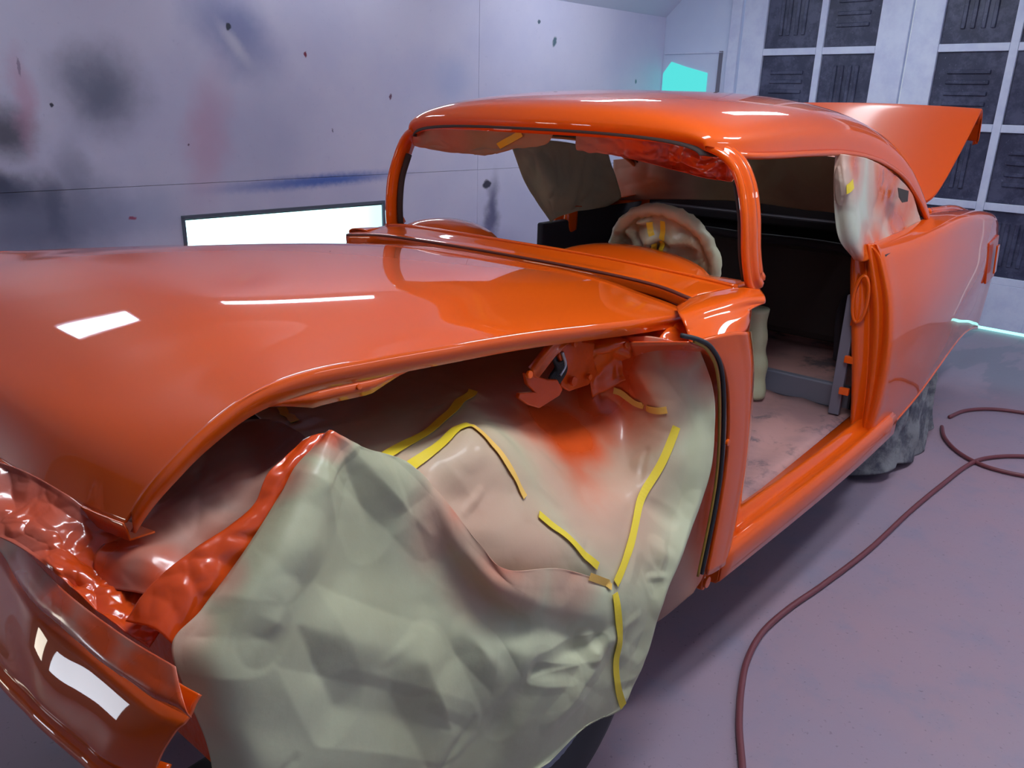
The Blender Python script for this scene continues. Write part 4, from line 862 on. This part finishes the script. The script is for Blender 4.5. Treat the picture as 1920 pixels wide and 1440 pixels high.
# steering wheel under paper
sc = Vector((1.2220, -0.3600, 1.1957)); nrm = Vector((-.80, -.05, -.30)).normalized()
ua = Vector((0, 1, 0)); ua = (ua-nrm*ua.dot(nrm)).normalized(); ub = nrm.cross(ua)
sw = empty('steering_wheel', sc, 'steering wheel wrapped in crumpled green masking paper with yellow tape', 'steering wheel')
vs = []; fs = []; nr, na = 26, 96; R0 = .205
for i in range(nr):
    f = i/(nr-1)
    for j in range(na):
        a = 2*math.pi*j/na
        if f < .62: r = R0*f/.62*.80; h = -.035-.03*(1-f/.62)*0+.028*(abs(noise.noise(Vector((r*math.cos(a)*16, r*math.sin(a)*16, 3))))*2-.3)+.02*(noise.voronoi(Vector((r*math.cos(a)*13, r*math.sin(a)*13, 1)))[0][0])*3.2
        else:
            g = (f-.62)/.38; an = math.pi*(1-g*1.25); r = R0*.90+math.cos(an)*R0*.10; h = -.012+math.sin(an)*.026
            r += .007*noise.noise(Vector((math.cos(a)*9, math.sin(a)*9, g*3))); h += .010*noise.noise(Vector((math.cos(a)*14, math.sin(a)*14, g*2+9)))
        vs.append(sc+(ua*math.cos(a)+ub*math.sin(a))*r+nrm*h)
for i in range(nr-1):
    for j in range(na): fs.append((i*na+j, i*na+(j+1) % na, (i+1)*na+(j+1) % na, (i+1)*na+j))
me = mesh('paper_cover', vs, fs); at = me.attributes.new('spray', 'FLOAT', 'POINT')
cov = link('paper_cover', me, GREEN_PAPER, sw)
bvS = BVHTree.FromPolygons(vs, fs); OUT = nrm
for d in (-.02, .018):
    ribbon('tape_strip', [sc+ua*d-ub*.15+nrm*.02, sc+ua*(d*1.1)-ub*.10+nrm*.02, sc+ua*d*.8-ub*.04+nrm*.02], .020, bvS, TAPE, sw, .003, 24)
tube('steering_column', [sc-nrm*.01, sc+nrm*.04, sc+nrm*.08], .022, DARK, sw, 12, 10)
# wrapped bundle on the floor
bt = Vector((2.1621, -0.3609, 0.4700)); pts = [bt+Vector((0, 0, -.01)), bt+Vector((0, 0, .12)), bt+Vector((-.01, .01, .25)), bt+Vector((-.02, .01, .40))]
bu = tube('paper_bundle', pts, lambda f: .060-.014*f+.004*math.sin(f*20), GREEN_PAPER, None, 30, 16)
tag(bu, 'upright roll of green masking paper standing on the car floor behind the hinge pillar', 'paper roll')
# rear wheel cloth
Wc = []
for k, (z, ex) in enumerate(((.62, .0), (.45, .02), (.30, .03), (.15, .05), (.03, .09))):
    row = []
    for j in range(13):
        f = j/12; x = 2.60-ex*.6+(1.05+ex)*f
        y = -.80-.06*math.sin(f*math.pi)-.05*(k/4)-.014*math.sin(f*27+k)
        if f > .85: y += (f-.85)*1.6
        if f < .1: y += (.1-f)*1.5
        row.append((x, y, z+(.03*math.sin(f*9) if k == 4 else 0)))
    Wc.append(row)
paW, _ = sheet('wheel_cover', Wc, 50, 80, CLOTH, 'dirty grey cloth draped over the rear wheel below the quarter panel', .02, 5, 51, cat='cloth')
# air hose
hz = [(0.3517, -1.2047, 0.0120), (0.5381, -1.1122, 0.0120), (0.6818, -1.0375, 0.0120), (0.8349, -0.9747, 0.0120), (0.9802, -0.9309, 0.0120), (1.1473, -0.9104, 0.0120), (1.3453, -0.9259, 0.0120), (1.5845, -0.9659, 0.0120), (1.9652, -1.0171, 0.0120), (2.4247, -1.0525, 0.0120), (2.8229, -1.0949, 0.0120), (3.1760, -1.1406, 0.0120), (3.3595, -1.2047, 0.0120), (3.5139, -1.3514, 0.0120), (3.5494, -1.5251, 0.0120)]
h1 = tube('air_hose', hz, .0105, HOSE, None, 200, 10); tag(h1, 'red rubber air hose running along the floor from the bottom edge to the right edge', 'hose')
hz = [(3.6621, -0.9101, 0.0120), (3.4828, -0.9662, 0.0120), (3.3129, -1.0756, 0.0120), (3.2209, -1.2172, 0.0120), (3.2314, -1.3920, 0.0120), (3.3204, -1.5501, 0.0120)]
h2 = tube('air_hose', hz, .0105, HOSE, None, 90, 10); tag(h2, 'dark red hose coming from behind the rear wheel and crossing under the long hose', 'hose')
hz = [(3.8616, -0.9060, 0.0120), (4.0497, -0.9535, 0.0120), (4.1974, -1.0704, 0.0120), (4.2640, -1.2438, 0.0120), (4.2784, -1.4456, 0.0120)]
h3 = tube('air_hose', hz, .0105, HOSE, None, 80, 10); tag(h3, 'farthest dark hose arc on the floor near the back doors', 'hose')
